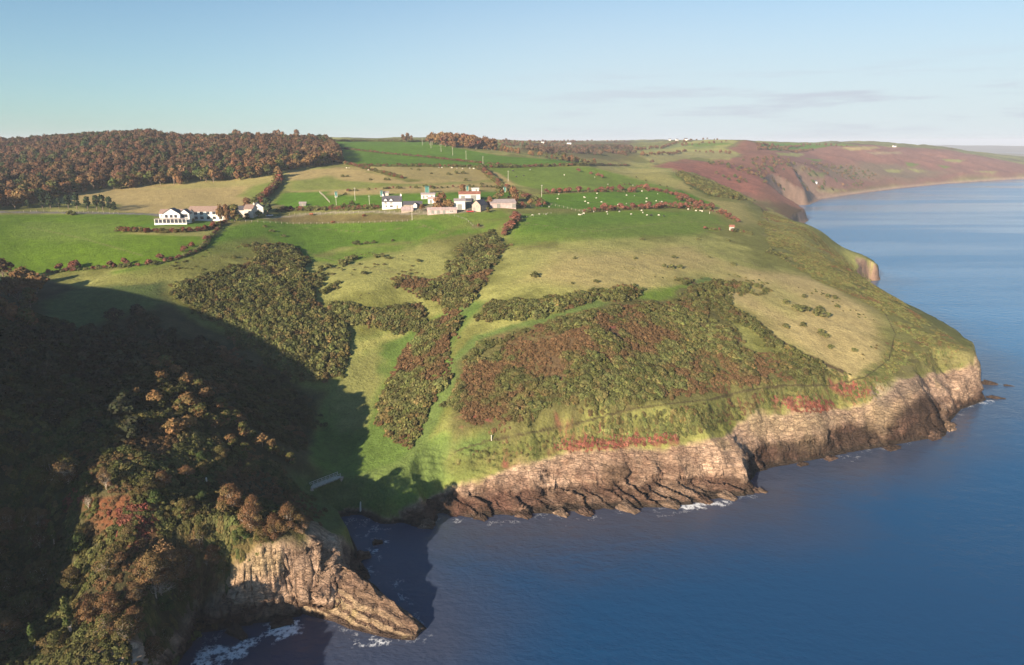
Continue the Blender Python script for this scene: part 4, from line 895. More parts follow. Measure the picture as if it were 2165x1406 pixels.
# far hedges and thickets up to the skyline
hx = []; 
for q in ([(1345,318),(1430,303),(1530,294)], [(1355,331),(1450,320),(1560,328)], [(1440,309),(1540,300)], [(1600,307),(1700,306),(1790,310)], [(1600,318),(1720,318)], [(1060,310),(1150,313),(1250,319),(1330,330)], [(1180,300),(1330,299)], [(1000,302),(1120,301),(1230,300)], [(1060,306),(1180,306),(1300,308)]):
    P = np.array([h1(*w)[:2] for w in q]); a, b = along(P, 12, 1.5, True); hx += list(zip(a, b))
mass('far_hedgerows', [('oak_russet', x, y, rng.uniform(3, 7), 1.4, rng.uniform(.7, 1.1)) for x, y in hx if y < 5000], 'hedges and small trees dividing the far fields up to the skyline')
# single trees on the skyline
sky = []
for px, h in ((283,7),(75,9),(83,11),(500,13),(507,11),(582,12),(590,13),(598,11),(628,14),(655,9),(690,8),(852,9),(862,11),(870,8)):
    x, y, _ = at_d(px, 298, 1010 if px > 100 else 930); sky.append((x, y, h))
out = []
for x, y, h in sky:
    o = tree('oak_tree', 'oak_dark' if x < -600 else 'oak_russet', x, y, h, 'x', 'lone trees on the skyline', wide=.9); out.append(o)
order(out, 'small tree standing on the skyline above the wood and fields, {o}')
# pines by the lane
out = []
for px, py, h in ((60,441,5.5),(90,440,8),(107,440,8.8),(125,441,6.5),(145,441,8.5),(163,442,9.5),(186,443,8),(205,444,9),(218,445,9.5),(233,446,8.6),(243,447,6)):
    x, y, _ = h1(px, py); out.append(tree('pine_tree', 'pine', x, y, h, 'x', 'pines beside the lane', wide=1.1))
order(out, 'dark green pine in the row beside the lane, {o}')
# about the hotel
def one(name, kind, px, py, h, label, wide=1.0, group=None, cat='tree', sink=.25, var=None):
    x, y, _ = h1(px, py); return tree(name, kind, x, y, h, label, group, cat, wide, sink, var=var)
one('garden_tree', 'oak_gold', 468, 471, 9.5, 'pale golden tree in front of the long white hotel wing', .5)
one('garden_tree', 'oak_russet', 480, 470, 9.8, 'brown tree where the white wing meets the stone cottage', .6)
one('garden_tree', 'oak_olive', 496, 468, 9.5, 'spreading olive tree before the stone cottage roof', .95)
one('garden_tree', 'oak_russet', 522, 440, 6.5, 'low brown tree rising behind the stone cottage', 1.1)
one('garden_tree', 'oak_dark', 540, 439, 6.5, 'dark green tree behind the cottage near the white gable', 1.1)
one('garden_tree', 'pine', 566, 452, 9.5, 'grey green conifer right of the hotel beside the lane', 1.3)
one('garden_shrub', 'gorse', 522, 462, 3.2, 'round clipped bush against the stone cottage wall', .9, cat='shrub')
one('garden_tree', 'oak_dark', 548, 460, 4, 'dark tree at the end of the hotel drive', 1.3)
one('garden_shrub', 'gorse', 405, 470, 2.4, 'dark bush beside the veranda of the gabled hotel', 1.2, cat='shrub')
one('field_tree', 'oak_gold', 588, 376, 8.5, 'pale rounded tree at the top of the brown hedge', .9)
one('field_tree', 'oak_gold', 182, 410, 4, 'pinkish small tree at the foot of the wood', .9)
one('field_shrub', 'gorse', 151, 455, 3, 'bush beside the lane in the left field', 1.2, cat='shrub')
# farm trees
for px, py, h, k, lab in ((935,443,9.5,'oak_russet','tall russet tree in the middle of the farmyard'),(926,446,8,'oak_russet','russet tree left of the tall one in the farmyard'),(948,444,6,'oak_gold','round golden brown tree beside the tall grey barn'),(892,446,4,'oak_russet','small brown tree beside the farm lane sheds'),(1035,437,6,'oak_russet','round brown tree behind the grey farm shed'),(1056,423,8.5,'oak_olive','tall olive brown tree right of the white barn'),(1085,425,9,'oak_russet','tall russet tree in the hedge above the long shed'),(1090,436,5.5,'oak_russet','brown tree behind the long low shed'),(1104,440,4,'hawthorn','red thorn tree right of the long shed'),(1122,436,4.5,'oak_gold','pale brown tree at the corner of the sheep pasture'),(1140,438,3.5,'hawthorn','thorn tree at the end of the farm hedge'),(978,409,6,'oak_russet','red brown tree behind the white barn'),(1032,449,3.2,'oak_olive','bright round bush beside the stone gabled shed'),(745,436,3.5,'oak_dark','dark bush in the lane hedge left of the farmhouse'),(728,443,4,'oak_dark','dark round bush in the farm lane hedge'),(690,295,7,'oak_russet','brown tree at the top corner of the wood'),(857,301,8,'oak_russet','lone round russet tree on the skyline hedge')):
    one('farm_tree', k, px, py, h, lab, 1.05)
# red hawthorns along the pasture hedges
Zm = lambda u, v: (1060 + u / 4.009, 360 + v / 4.009)
rows = [[(380,190),(440,195),(490,192),(545,192),(575,192),(648,185),(665,182),(740,178),(805,185),(850,184),(905,168),(940,178),(1000,165),(1020,172),(1100,185),(1130,188)],
        [(1188,150),(1225,160),(1240,180),(1280,172),(1320,180),(1345,185),(1400,198),(1440,208),(1480,215),(1520,225),(1550,238),(1570,250),(1510,260),(1600,285),(1640,300),(1690,295),(1700,310),(1740,325),(1780,325)],
        [(745,350),(790,352),(850,345),(870,335),(930,345),(960,338),(1010,338),(1060,338),(1110,335),(1160,330),(1190,325),(1240,318),(1250,310),(1320,325),(1350,322),(1390,310),(1430,315),(1470,310),(1510,325),(1560,318),(1600,320),(1650,328)],
        [(650,12),(760,35),(820,50),(850,65)], [(1860,372),(1890,385),(1930,410),(1970,425),(2000,440)], [(120,410),(110,440),(85,460),(95,480),(50,500),(70,505),(130,435)]]
for q, tmpl, grp in zip(rows, ('hawthorn in the hedge above the middle pasture, {o}', 'red hawthorn closing the seaward end of the pasture, {o}', 'hawthorn in the lower pasture hedge, {o}', 'lone red thorn bush in the upper pasture, {o}', 'small thorn bush below the pasture hedge corner, {o}', 'thorn bush by the gap at the head of the gully, {o}'), ('upper pasture hawthorns', 'seaward pasture hawthorns', 'lower pasture hawthorns', 'lone pasture thorns', 'trailing pasture thorns', 'gully head thorns')):
    XY = [h1(*Zm(u, v))[:2] for u, v in q]
    trow('hawthorn_tree', ['hawthorn'], XY, 2.6, 4.4, tmpl, grp, wide=(1.0, 1.35))
# red thorns on the left field boundary
XY = [h1(*q)[:2] for q in ((128,571),(156,570),(160,566),(235,566),(264,560),(315,560),(338,548),(390,532),(406,523),(435,508),(452,480),(465,478),(475,474))]
trow('hawthorn_tree', ['hawthorn'], XY, 2.2, 3.6, 'red thorn on the left field boundary, {o}', 'thorns on the left field boundary', wide=(1.0, 1.3))
# single bushes out on the grass
iso = [(1131,585,2.2),(1215,547,1.2),(1260,597,1.3),(1210,600,.9),(1357,507,1.2),(1342,547,1.1),(1425,545,1.2),(1475,507,1.2),(1540,510,1.3),(1420,567,1.7),(1405,565,1.5),(1438,567,1.6),(1550,560,1.3),(1500,545,1),(1660,640,1.6),(1685,655,2.2),(1700,655,1.9),(1725,665,2.4),(1740,668,2.2),(1733,655,1.8),(1750,628,1.5),(1765,630,1.4),(1700,628,1.4),(1770,650,1.3),(1660,690,1.2),(1697,688,1.4),(1735,705,1.9),(1745,712,1.6),(1805,742,1.3),(1755,735,1.3),(1615,700,1.2),(1570,610,1.5),(1625,535,1.8),(1640,540,2),(1655,548,1.8),(1665,553,1.5),(1685,565,1.3),(1630,528,1.4),
 (737,552,2.4),(748,548,2.2),(725,560,2.6),(795,545,1.8),(808,543,1.8),(822,547,1.4),(885,553,1.3),(770,580,1.6),(775,516,1.5),(790,514,1.5),(830,510,1.3),(755,518,2.2),(715,600,1.5),(760,560,.9),(695,565,1.6),(680,570,1.8),(672,605,2),(658,590,2),(560,480,1.3),(600,500,1.2),(575,490,1.4),(495,545,1.3),(520,548,1.2),(540,517,1.6),(515,520,1.4),
 (725,374,1.8),(735,374,1.5),(783,381,1.6),(815,381,1.7),(822,381,1.5),(870,358,1.3),(885,360,1.4),(912,368,1.3),(948,369,1.7),(965,367,2.2),(980,367,2.2),(985,382,2),(1018,390,1.5),(730,411,1.4),(820,399,1.4),(880,397,1.6),(900,396,2),(915,398,1.8),(1000,397,1.6),(1395,392,1.2),(1410,395,1.1),(1345,375,1.1),(1365,382,1),(1460,400,1.3),(1530,418,1.2),(1330,390,1.4),(1320,391,1.3)]
XY = [h1(a, b) for a, b, _ in iso]
grp = {'c': [], 'r': [], 'l': [], 'u': []}
for (x, y, z), (a, b, h) in zip(XY, iso):
    k = 'u' if b < 420 else 'l' if a < 1000 else 'c' if a < 1600 else 'r'
    o = tree('gorse_bush', 'gorse', x, y, h, 'x', None, 'bush', float(rng.uniform(1.1, 1.6)), .1, stem='stem', top='foliage'); grp[k].append(o)
for k, tmpl, g in (('c', 'lone gorse bush on the big pale slope, {o}', 'lone bushes on the big slope'), ('r', 'green gorse clump on the straw coloured slope, {o}', 'clumps on the straw slope'), ('l', 'dark gorse bush on the grass west of the gully, {o}', 'bushes west of the gully'), ('u', 'low gorse bush in the upper fields, {o}', 'bushes in the upper fields')):
    for o in grp[k]: o['group'] = g
    order(grp[k], tmpl)
# trees at the left edge of the photograph, in the shaded valley and on the lit spur
XY = [h1(*q)[:2] for q in ((-20,640),(8,590),(20,625),(40,640),(52,605),(65,650),(78,620),(30,690),(5,680),(60,700))]
trow('oak_tree', ['oak_russet', 'oak_gold', 'oak_olive'], XY, 6.5, 9, '{t} tree at the left edge below the bright field, {o}', 'trees at the left edge', probs=[.6, .2, .2])
sx_, sy_ = scatter([(-60,720),(60,690),(180,690),(300,660),(420,720),(500,790),(330,740),(290,800),(310,880),(290,960),(100,960),(-60,960)], 6.6)
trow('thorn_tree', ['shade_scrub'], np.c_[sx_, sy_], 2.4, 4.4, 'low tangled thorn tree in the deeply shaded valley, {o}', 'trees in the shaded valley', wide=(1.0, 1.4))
sp = [(330,770),(350,765),(370,780),(395,800),(345,800),(360,830),(380,850),(330,840),(345,880),(420,810),(440,835),(400,850),(425,870),(465,850),(480,880),(455,890),(500,885),(515,905),(535,920),(555,930),(575,945),(595,950),(615,965),(490,930),(520,945),(290,830),(265,835),(400,895),(370,905)]
trow('oak_tree', ['oak_olive', 'oak_russet', 'oak_gold'], [h1(a, b + 14)[:2] for a, b in sp], 2.8, 4.6, '{t} tree on the sunlit spur in the shaded valley, {o}', 'trees on the sunlit spur', wide=(1.1, 1.5), probs=[.75, .15, .10])
# the near headland
nearT = [  # kind, foot pixel, height, wide, label
 ('near_olive',110,1020,7.0,1.0,'olive green tree standing in shade left of the pale branched one'),('near_pale',145,1022,7.4,.9,'pale branched tree lit by the sun beside the olive green tree'),('near_twiggy',225,1035,5.6,.55,'slim reddish twiggy tree above the bracken patch'),('near_green',185,1025,3.2,.9,'small green bush between the pale tree and the slim one'),
 ('near_olive',310,1045,4.0,1.1,'olive bush beyond the bracken patch'),('near_green',330,1065,3.4,1.0,'green bush at the top right corner of the bracken patch'),('near_brown',345,1030,4.0,1.1,'low brown tree behind the olive bush'),('near_bare',188,1078,3.8,.8,'dead white stump tree on the bracken patch'),
 ('near_brown',20,1120,5.4,.85,'orange brown tree at the left edge, in a lit row'),('near_olive',52,1115,5.0,.75,'olive brown tree second in the lit row at the left'),('near_brown',85,1118,5.2,.8,'brown tree at the right end of the lit row'),('near_pale',85,1160,5.2,.8,'pale branched tree below the lit row at the left'),('near_ivy',115,1150,5.4,1.0,'slim ivy covered tree in shade below the lit row'),
 ('near_green',172,1165,4.2,1.1,'round green tree below the bracken patch'),('near_brown',355,1225,8.2,1.05,'largest orange brown tree in the middle of the near headland'),('near_brown',325,1235,7.2,.9,'orange brown tree overlapping the largest one on its left'),('near_twiggy',395,1215,6.4,.75,'bare twiggy tree on the right of the largest one'),('near_bare',345,1268,4.8,1.3,'bare tangle of white branches under the largest tree'),('near_bare',330,1262,4.2,1.3,'white bare tree leaning beside the branch tangle'),
 ('near_pale',425,1165,6.4,.45,'thin pale tree standing right of the largest tree'),('near_olive',390,1085,3.6,1.1,'olive tree above the largest brown tree'),('near_green',430,1060,2.6,1.1,'low green bush on the shaded path bank'),
 ('near_brown',490,1078,6.4,1.0,'round orange brown tree on the crest above the rock face'),('near_brown',535,1085,4.6,.8,'brown tree behind the green ivy mound'),('near_brown',530,1120,6.2,.85,'brown tree over the bright green ivy mound'),('near_green',512,1138,3.0,1.0,'bright green ivy mound under the brown crest tree'),
 ('near_brown',610,1118,6.0,.95,'orange brown tree right of the crest above the cliff'),('near_brown',580,1135,5.6,.8,'brown tree at the cliff edge between its two neighbours'),('near_twiggy',640,1128,4.2,.9,'twiggy brown tree at the right end of the crest'),('near_olive',555,1145,3.2,1.1,'olive scrub tree at the cliff edge'),
 ('near_pale',245,1200,5.2,1.0,'pale branched small tree left of the largest tree'),('near_pale',225,1215,4.6,1.0,'straggly pale tree in shade left of the largest tree'),('near_olive',275,1140,3.2,1.2,'olive bush at the lower right of the bracken patch'),('near_olive',155,1240,4.4,1.1,'round dull olive tree in the lower shade'),
 ('near_twiggy',290,1275,4.6,1.0,'twiggy brown tree below the largest one'),('near_brown',235,1300,5.0,.9,'brown tree on the lower slope toward the bare cliff'),('near_ivy',150,1345,8.2,.85,'tall ivy covered tree standing alone near the bottom'),('near_brown',285,1330,4.6,1.0,'orange brown tree above the bare cliff at the bottom'),('near_pale',225,1345,4.6,1.1,'pale branched tree just above the bare cliff'),('near_pale',265,1352,4.6,1.1,'pale bare limbed tree on the cliff top at the bottom'),
 ('near_olive',120,1375,4.0,1.1,'olive bush beside the bare cliff at the bottom left'),('near_brown',320,1385,4.0,1.0,'brown tree at the right end of the bare cliff'),('near_brown',190,1310,5.4,.9,'low brown tree left of the lower slope'),('near_olive',345,1350,3.4,1.0,'olive tree at the edge of the dark gully'),('near_green',345,1290,3.2,1.2,'dark green bush at the head of the dark gully'),
 ('near_olive',400,1235,3.6,1.1,'yellowish olive bush on the steep slope'),('near_olive',385,1265,3.4,1.1,'yellow green bush low on the steep slope'),('near_brown',450,1180,3.2,1.2,'brown scrub tree on the steep slope above the rock'),('near_olive',470,1210,2.6,1.2,'olive scrub on the slope left of the rock face'),('near_bare',438,1200,2.6,.6,'small dead white tree on the steep slope'),
 ('near_olive',465,970,3.6,1.2,'green bush in shade beyond the near path'),('near_green',425,975,2.6,1.2,'bright green bush beyond the near path'),('near_olive',525,1000,2.8,1.3,'dull green bush by the shaded footpath'),('near_brown',395,1010,3.2,1.2,'brown bush by the shaded path bend'),('near_olive',430,1000,3.0,1.2,'olive bush by the shaded path bend'),
 ('near_olive',20,1250,4.6,1.2,'dark olive tree in the lower left shade'),('near_olive',60,1300,5.0,1.2,'dull brown tree in the lower left shade'),('near_brown',15,1340,4.6,1.2,'dark brown tree at the bottom left corner'),('near_olive',90,1230,5.0,1.1,'dark tree in the shade left of the round green one'),('near_ivy',75,1380,6.0,1.0,'ivy covered tree at the bottom left'),('near_olive',-10,1180,4.6,1.1,'dark olive tree cut by the left edge'),
]
for i, (x, y) in enumerate(((-108, 92), (-103, 86), (-112, 99), (-98, 79), (-117, 106), (-94, 72), (-107, 80), (-121, 114))):  # out-of-view trees added to throw shade on the lower left corner
    tree('headland_tree', ('near_olive', 'near_brown')[i % 2], x, y, 6.5, 'added unseen tree casting shade on the lower left headland', 'added shade trees beyond the left edge', 'tree', 1.2)
for k, px, py, h, w, lab in nearT: one('headland_tree' if h > 3.9 else 'headland_bush', k, px, py, h, lab, w, 'trees of the near headland', 'tree' if h > 3.9 else 'bush', .2)
# ------------------------------------------------------------------ solid shapes
class MB:
    def __init__(s): s.V = []; s.F = []
    def add(s, V, Fq):
        o = len(s.V); s.V += [tuple(map(float, v)) for v in V]; s.F += [tuple(int(i) + o for i in f) for f in Fq]; return s
    def box(s, x0, x1, y0, y1, z0, z1):
        return s.add([(x0,y0,z0),(x1,y0,z0),(x1,y1,z0),(x0,y1,z0),(x0,y0,z1),(x1,y0,z1),(x1,y1,z1),(x0,y1,z1)], [(0,3,2,1),(4,5,6,7),(0,1,5,4),(1,2,6,5),(2,3,7,6),(3,0,4,7)])
    def tube(s, pts, r0, r1=None, k=6):
        V, Fq = tube(pts, r0, r0 if r1 is None else r1, k); n = len(V); s.add(V, Fq); s.F.append(tuple(range(len(s.V) - k, len(s.V)))); return s
    def build(s, name, mat, parent=None, loc=(0, 0, 0), rz=0.0): return link(name, np_mesh(name, s.V, s.F, mat), parent, loc, rz)
M['white_wall'] = flat('white_render', (.70,.69,.66), .85, .06, .8); M['cream_wall'] = flat('cream_render', (.55,.49,.42), .85, .1, .8); M['stone_wall'] = flat('rubble_stone', (.36,.29,.24), .9, .35, 2.2)
M['slate'] = flat('slate_roof', (.085,.083,.095), .6, .25, 1.5); M['brown_roof'] = flat('brown_tiles', (.27,.19,.155), .8, .2, 1.5); M['grey_roof'] = flat('fibre_cement', (.33,.28,.27), .8, .2, 1.0); M['pink_roof'] = flat('weathered_sheet', (.44,.34,.32), .8, .25, .7)
M['rust'] = flat('rusty_sheet', (.30,.13,.09), .8, .3, .8); M['glass'] = flat('window_glass', (.045,.05,.06), .15, .1, 1, .5); M['teal'] = flat('teal_sheet', (.06,.18,.16), .6, .1, 1); M['wood'] = flat('weathered_wood', (.30,.26,.21), .85, .25, 3); M['pale_wood'] = flat('bleached_wood', (.50,.46,.39), .85, .2, 3)
M['white_sheet'] = flat('white_sheet', (.60,.58,.55), .6, .06, .5); M['red_paint'] = flat('red_paint', (.45,.06,.05), .5, .1, 1); M['wool'] = flat('fleece', (.62,.58,.48), .95, .1, 6); M['hide'] = flat('red_brown_hide', (.20,.075,.04), .8, .2, 3); M['dark_hide'] = flat('dark_hide', (.035,.03,.028), .8, .2, 3); M['face'] = flat('sheep_face', (.40,.35,.30), .9, .1, 5)
M['grey_wood'] = flat('grey_timber', (.22,.22,.20), .85, .2, 3); M['stone_path'] = flat('concrete', (.35,.32,.28), .9, .2, 1)
def gabled(t, W, D, H, R, wall, roof, x=0.0, y=0.0, z=0.0, axis='x', over=.3, chim=(), front_gable=False):
    """walls with gable ends and a pitched roof on top; ridge along x or y"""
    m = MB(); x0, x1, y0, y1 = x - W / 2, x + W / 2, y, y + D
    if axis == 'x':
        V = [(x0,y0,z-1.5),(x1,y0,z-1.5),(x1,y1,z-1.5),(x0,y1,z-1.5),(x0,y0,z+H),(x1,y0,z+H),(x1,y1,z+H),(x0,y1,z+H),(x0,(y0+y1)/2,z+H+R),(x1,(y0+y1)/2,z+H+R)]
        m.add(V, [(0,1,5,4),(2,3,7,6),(1,2,6,9,5),(3,0,4,8,7),(4,5,9,8),(6,7,8,9)])
        ym = (y0 + y1) / 2; k = R / (D / 2); a, b = x0 - over, x1 + over; e = .35
        rf = MB()
        for sgn, ye in ((-1, y0 - e), (1, y1 + e)):
            ze = z + H - k * e; rf.add([(a,ye,ze+.04),(b,ye,ze+.04),(b,ym,z+H+R+.04),(a,ym,z+H+R+.04),(a,ye,ze+.22),(b,ye,ze+.22),(b,ym,z+H+R+.22),(a,ym,z+H+R+.22)], [(0,1,2,3),(4,5,6,7),(0,1,5,4),(1,2,6,5),(3,0,4,7)])
    else:
        xm = (x0 + x1) / 2
        V = [(x0,y0,z-1.5),(x1,y0,z-1.5),(x1,y1,z-1.5),(x0,y1,z-1.5),(x0,y0,z+H),(x1,y0,z+H),(x1,y1,z+H),(x0,y1,z+H),(xm,y0,z+H+R),(xm,y1,z+H+R)]
        m.add(V, [(1,2,6,5),(3,0,4,7),(0,1,5,8,4),(2,3,7,9,6),(4,8,9,7),(5,6,9,8)])
        k = R / (W / 2); a, b = y0 - over, y1 + over; e = .35; rf = MB()
        for xe in (x0 - e, x1 + e):
            ze = z + H - k * e; rf.add([(xe,a,ze+.04),(xe,b,ze+.04),(xm,b,z+H+R+.04),(xm,a,z+H+R+.04),(xe,a,ze+.22),(xe,b,ze+.22),(xm,b,z+H+R+.22),(xm,a,z+H+R+.22)], [(0,1,2,3),(4,5,6,7),(0,1,5,4),(1,2,6,5),(3,0,4,7)])
    w = m.build('wall', M[wall], t); r = rf.build('roof', M[roof], t)
    for cx, cy, ch in chim: MB().box(cx - .45, cx + .45, cy - .35, cy + .35, z + H + R - .8, z + H + R + ch).box(cx - .22, cx + .22, cy - .2, cy + .2, z + H + R + ch, z + H + R + ch + .4).build('chimney', M[wall], r)
    return w, r
def window(t, x, z, w=1.1, h=1.3, y=0.0, frame='white_sheet', bars=1, side=None, xs=0.0):
    """frame proud of the wall, glass a little behind it; side=+1/-1 puts it on the end wall x=xs"""
    f = MB(); g = .09
    def B(a0, a1, z0, z1, d0, d1):
        if side is None: f.box(a0, a1, y - d1, y - d0, z0, z1)
        else: f.box(*( (xs + d0, xs + d1) if side > 0 else (xs - d1, xs - d0)), a0, a1, z0, z1)
    B(x - w/2, x + w/2, z, z + g, .02, .08); B(x - w/2, x + w/2, z + h - g, z + h, .02, .08); B(x - w/2, x - w/2 + g, z + g, z + h - g, .02, .08); B(x + w/2 - g, x + w/2, z + g, z + h - g, .02, .08)
    for k in range(bars): q = x - w/2 + w * (k + 1) / (bars + 1); B(q - .035, q + .035, z + g, z + h - g, .02, .07)
    o = f.build('window', M[frame], t); f = MB(); B(x - w/2 + g, x + w/2 - g, z + g, z + h - g, .015, .03); f.build('pane', M['glass'], o)
    return o
def door(t, x, z=0.0, w=1.0, h=2.05, y=0.0, mat='wood'):
    d = MB().box(x - w/2, x + w/2, y - .07, y - .015, z, z + h).build('door', M[mat], t); MB().box(x + w*.3, x + w*.4, y - .13, y - .075, z + h*.48, z + h*.53).build('handle', M['slate'], d)
def site(name, px, py, label, cat, rz=0.0, up=0.0, group=None):
    x, y, z = h1(px, py); t = empty(name, (x, y, z + up), math.radians(rz)); tag(t, label, cat, group); return t
def mpp(px, py):                                       # photograph pixels per metre at that spot
    x, y, z = h1(px, py); return F / (y * CP - (z - CAM_H) * SP)

# ------------------------------------------------------------------ the hotel
t = site('hotel', 366, 473, 'white gabled hotel with dark slate hip roof and ground floor veranda', 'hotel', 4, .2); k = mpp(366, 473)
gabled(t, 62 / k, 6.5, 5.0, 1.9, 'white_wall', 'brown_roof', 0, 3.0, 0, 'x')
gabled(t, 34 / k, 5, 5.0, 2.8, 'white_wall', 'slate', -.4, .0, 0, 'y')
gabled(t, 20 / k, 4, 5.0, 2.2, 'white_wall', 'slate', 22 / k, 2.0, 0, 'y')
v = MB().box(-33/k, 33/k, -3.2, -.05, 2.55, 2.75).build('veranda_roof', M['grey_roof'], t)
c = MB()
for q in np.linspace(-32/k, 32/k, 9): c.box(q - .12, q + .12, -3.1, -2.86, -1, 2.55)
c.box(-33/k, 33/k, -3.15, -2.95, -1.0, .5).build('veranda_front', M['white_wall'], t)
for q in (-27, -20, -12, -4, 4, 12, 20, 27): window(t, q / k, .6, 1.6, 1.8, -2.93, 'slate', 1)
for q in (-11, -1, 8): window(t, q / k - .2, 3.0, 1.5, 1.6, 0, 'slate', 1)
window(t, 22 / k, 2.9, 3.4, 1.8, 2.0, 'slate', 4); window(t, -26 / k, 3.2, .8, 1, 3.0)
door(t, 0, 0, 1.4, 2.1, 0, 'glass')
t = site('hotel_wing', 437, 468, 'long two storey white hotel wing with brown roof and two rows of windows', 'hotel wing', 3, .2); k = mpp(438, 464)
gabled(t, 74 / k, 8, 5.3, 2.3, 'white_wall', 'brown_roof', 0, 1, 0, 'x')
for q in (-34, -22, -10, 3, 15, 28):
    for z in (.9, 3.5): window(t, q / k, z, 1.7, 1.5, 1.0, 'slate', 1)
door(t, 35 / k, 0, 1.1, 2.1, 1.0)
t = site('stone_cottage', 505, 463, 'weathered cream stone cottage joined to the right end of the hotel wing', 'cottage', 2, .2); k = mpp(505, 463)
gabled(t, 34 / k, 7.5, 4.6, 1.8, 'cream_wall', 'slate', -8 / k, 3, 0, 'x'); gabled(t, 18 / k, 8, 5.2, 2.0, 'cream_wall', 'brown_roof', 18.5 / k, 2.4, 0, 'x', chim=((26.5 / k, 6.4, .9),))
for q, z in ((-16, 2.9), (-4, 2.9), (-16, .9)): window(t, q / k, z, 1.0, 1.1, 3.0)
window(t, 20 / k, 3.4, .8, .8, 2.4); door(t, -6 / k, 0, 1, 2, 3.0)
t = site('white_cottage', 546, 452, 'small white gabled cottage half hidden behind trees right of the hotel', 'cottage', 20, .2); gabled(t, 6, 9, 3.6, 2.4, 'white_wall', 'slate', 0, 0, 0, 'y'); window(t, 0, 1.2, 1.2, 1.2); window(t, -1.6, 1.2, .8, 1.2)
t = site('lane_shed', 640, 436, 'small pale field shelter beside the upper lane hedge', 'shed', 10); gabled(t, 4, 3, 1.8, .7, 'grey_wood', 'grey_roof'); door(t, 0, 0, .9, 1.7)
# ------------------------------------------------------------------ the farm
t = site('farmhouse', 829, 442, 'white farmhouse with grey slate roof and two chimneys', 'farmhouse', 6, .2); k = mpp(829, 442)
gabled(t, 41 / k, 7, 4.3, 2.9, 'white_wall', 'slate', 0, 0, 0, 'x', over=.1, chim=((-18.8 / k, 3.5, .9), (18.8 / k, 3.5, .9)))
for q in (-13, -1.5): gabled(t, 1.7, 2.2, 1.2, .8, 'white_wall', 'slate', q / k, .0, 3.9, 'y', .12); window(t, q / k, 3.95, 1, .9, -.01)
window(t, -12 / k, .9, 1.0, 1.2); window(t, -1.5 / k, .8, 1.9, 1.3, 0, 'white_sheet', 2); door(t, 11 / k, 0)
t = site('slate_outhouse', 873, 441, 'low dark roofed outhouse on the right of the farmhouse', 'outhouse', 8, .1); gabled(t, 11, 5, 2.2, 1.6, 'stone_wall', 'slate', 0, 2); gabled(t, 2.4, 3, 2.2, 1.2, 'white_wall', 'slate', 1.2, -1.1, 0, 'y'); door(t, -2, 0, 1, 1.9, 2)
t = site('lean_to_shed', 861, 449, 'pinkish grey sheet roofed lean-to below the outhouse', 'shed', 8, .1); m = MB(); m.add([(-3.4,0,-1),(3.4,0,-1),(3.4,4,-1),(-3.4,4,-1),(-3.4,0,1.0),(3.4,0,1.0),(3.4,4,2.6),(-3.4,4,2.6)], [(0,1,5,4),(1,2,6,5),(2,3,7,6),(3,0,4,7)]); m.build('wall', M['stone_wall'], t); MB().add([(-3.6,-.3,1.03),(3.6,-.3,1.03),(3.6,4.2,2.83),(-3.6,4.2,2.83),(-3.6,-.3,1.13),(3.6,-.3,1.13),(3.6,4.2,2.93),(-3.6,4.2,2.93)], [(0,3,2,1),(4,5,6,7),(0,1,5,4),(1,2,6,5),(2,3,7,6),(3,0,4,7)]).build('roof', M['pink_roof'], t); door(t, 1, 0, .7, .95)
def shed(name, px, py, wpx, D, H, R, wall, roof, label, rz=0, wins=(), doors=(), cat='shed', axis='x'):
    t = site(name, px, py, label, cat, rz, .1); k = mpp(px, py); gabled(t, wpx / k, D, H, R, wall, roof, axis=axis)
    for q, z in wins: window(t, q / k, z, 1.1, .9)
    for q, w, h in doors: door(t, q / k, 0, w, h, 0, 'grey_wood')
    return t
shed('mobile_home', 905, 420, 29, 4.5, 2.5, .8, 'white_sheet', 'grey_roof', 'cream mobile home below the teal tower behind the farm', 3, ((-2, 1), (8, 1)), ((-9, .9, 1.9),), 'mobile home')
shed('store_shed', 917, 430, 24, 4, 2.6, .8, 'white_wall', 'pink_roof', 'pale low store in front of the mobile home', 6, ((4, 1),), ((-6, 1.2, 2),))
shed('white_barn', 993, 424, 45, 9, 3.8, 1.3, 'white_sheet', 'rust', 'large white barn with a rusty red roof edge', 5, (), ((-14, 2.4, 2.8), (8, 3.4, 3.2)), 'barn')
shed('grey_barn', 972, 443, 23, 8, 4.8, 1.0, 'white_sheet', 'grey_roof', 'tall pale grey barn in the middle of the farmyard', 4, (), ((0, 2.6, 3.0),), 'barn')
shed('stone_barn', 1007, 447, 21, 8, 3.6, 2.6, 'stone_wall', 'slate', 'stone barn with a steep gable and small upper window', -28, ((2, 2.6),), ((-5, 1.4, 2.1),), 'barn', 'y')
shed('cattle_shed', 935, 452, 62, 5, 2.3, .9, 'pink_roof', 'pink_roof', 'long low pinkish shed along the front of the farmyard', 7, ((18, .9), (22, .9)), ((-20, 1.6, 1.9), (-8, 1.6, 1.9), (4, 1.6, 1.9)))
shed('long_shed', 1064, 440, 55, 10, 3.0, 1.6, 'pink_roof', 'grey_roof', 'long grey roofed shed at the right end of the farm', 12, (), ((-10, 2.2, 2.4), (23, 2.2, 2.4)), 'barn')
shed('grey_store', 988, 433, 18, 5, 2.4, 1.0, 'grey_wood', 'slate', 'low slate roofed store between the white barn and the stone barn', -10, (), ((0, 1.4, 1.8),))
shed('field_hut', 815, 414, 13, 3, 1.8, .6, 'cream_wall', 'grey_roof', 'small grey hut beside the teal tower above the farmhouse', 8, (), ((-2, .9, 1.5),))
shed('green_field_shed', 1005, 405, 15, 4, 1.6, .6, 'white_sheet', 'white_sheet', 'low pale shed beside the teal tower behind the white barn', 5, (), ((2, 1, 1.5),))
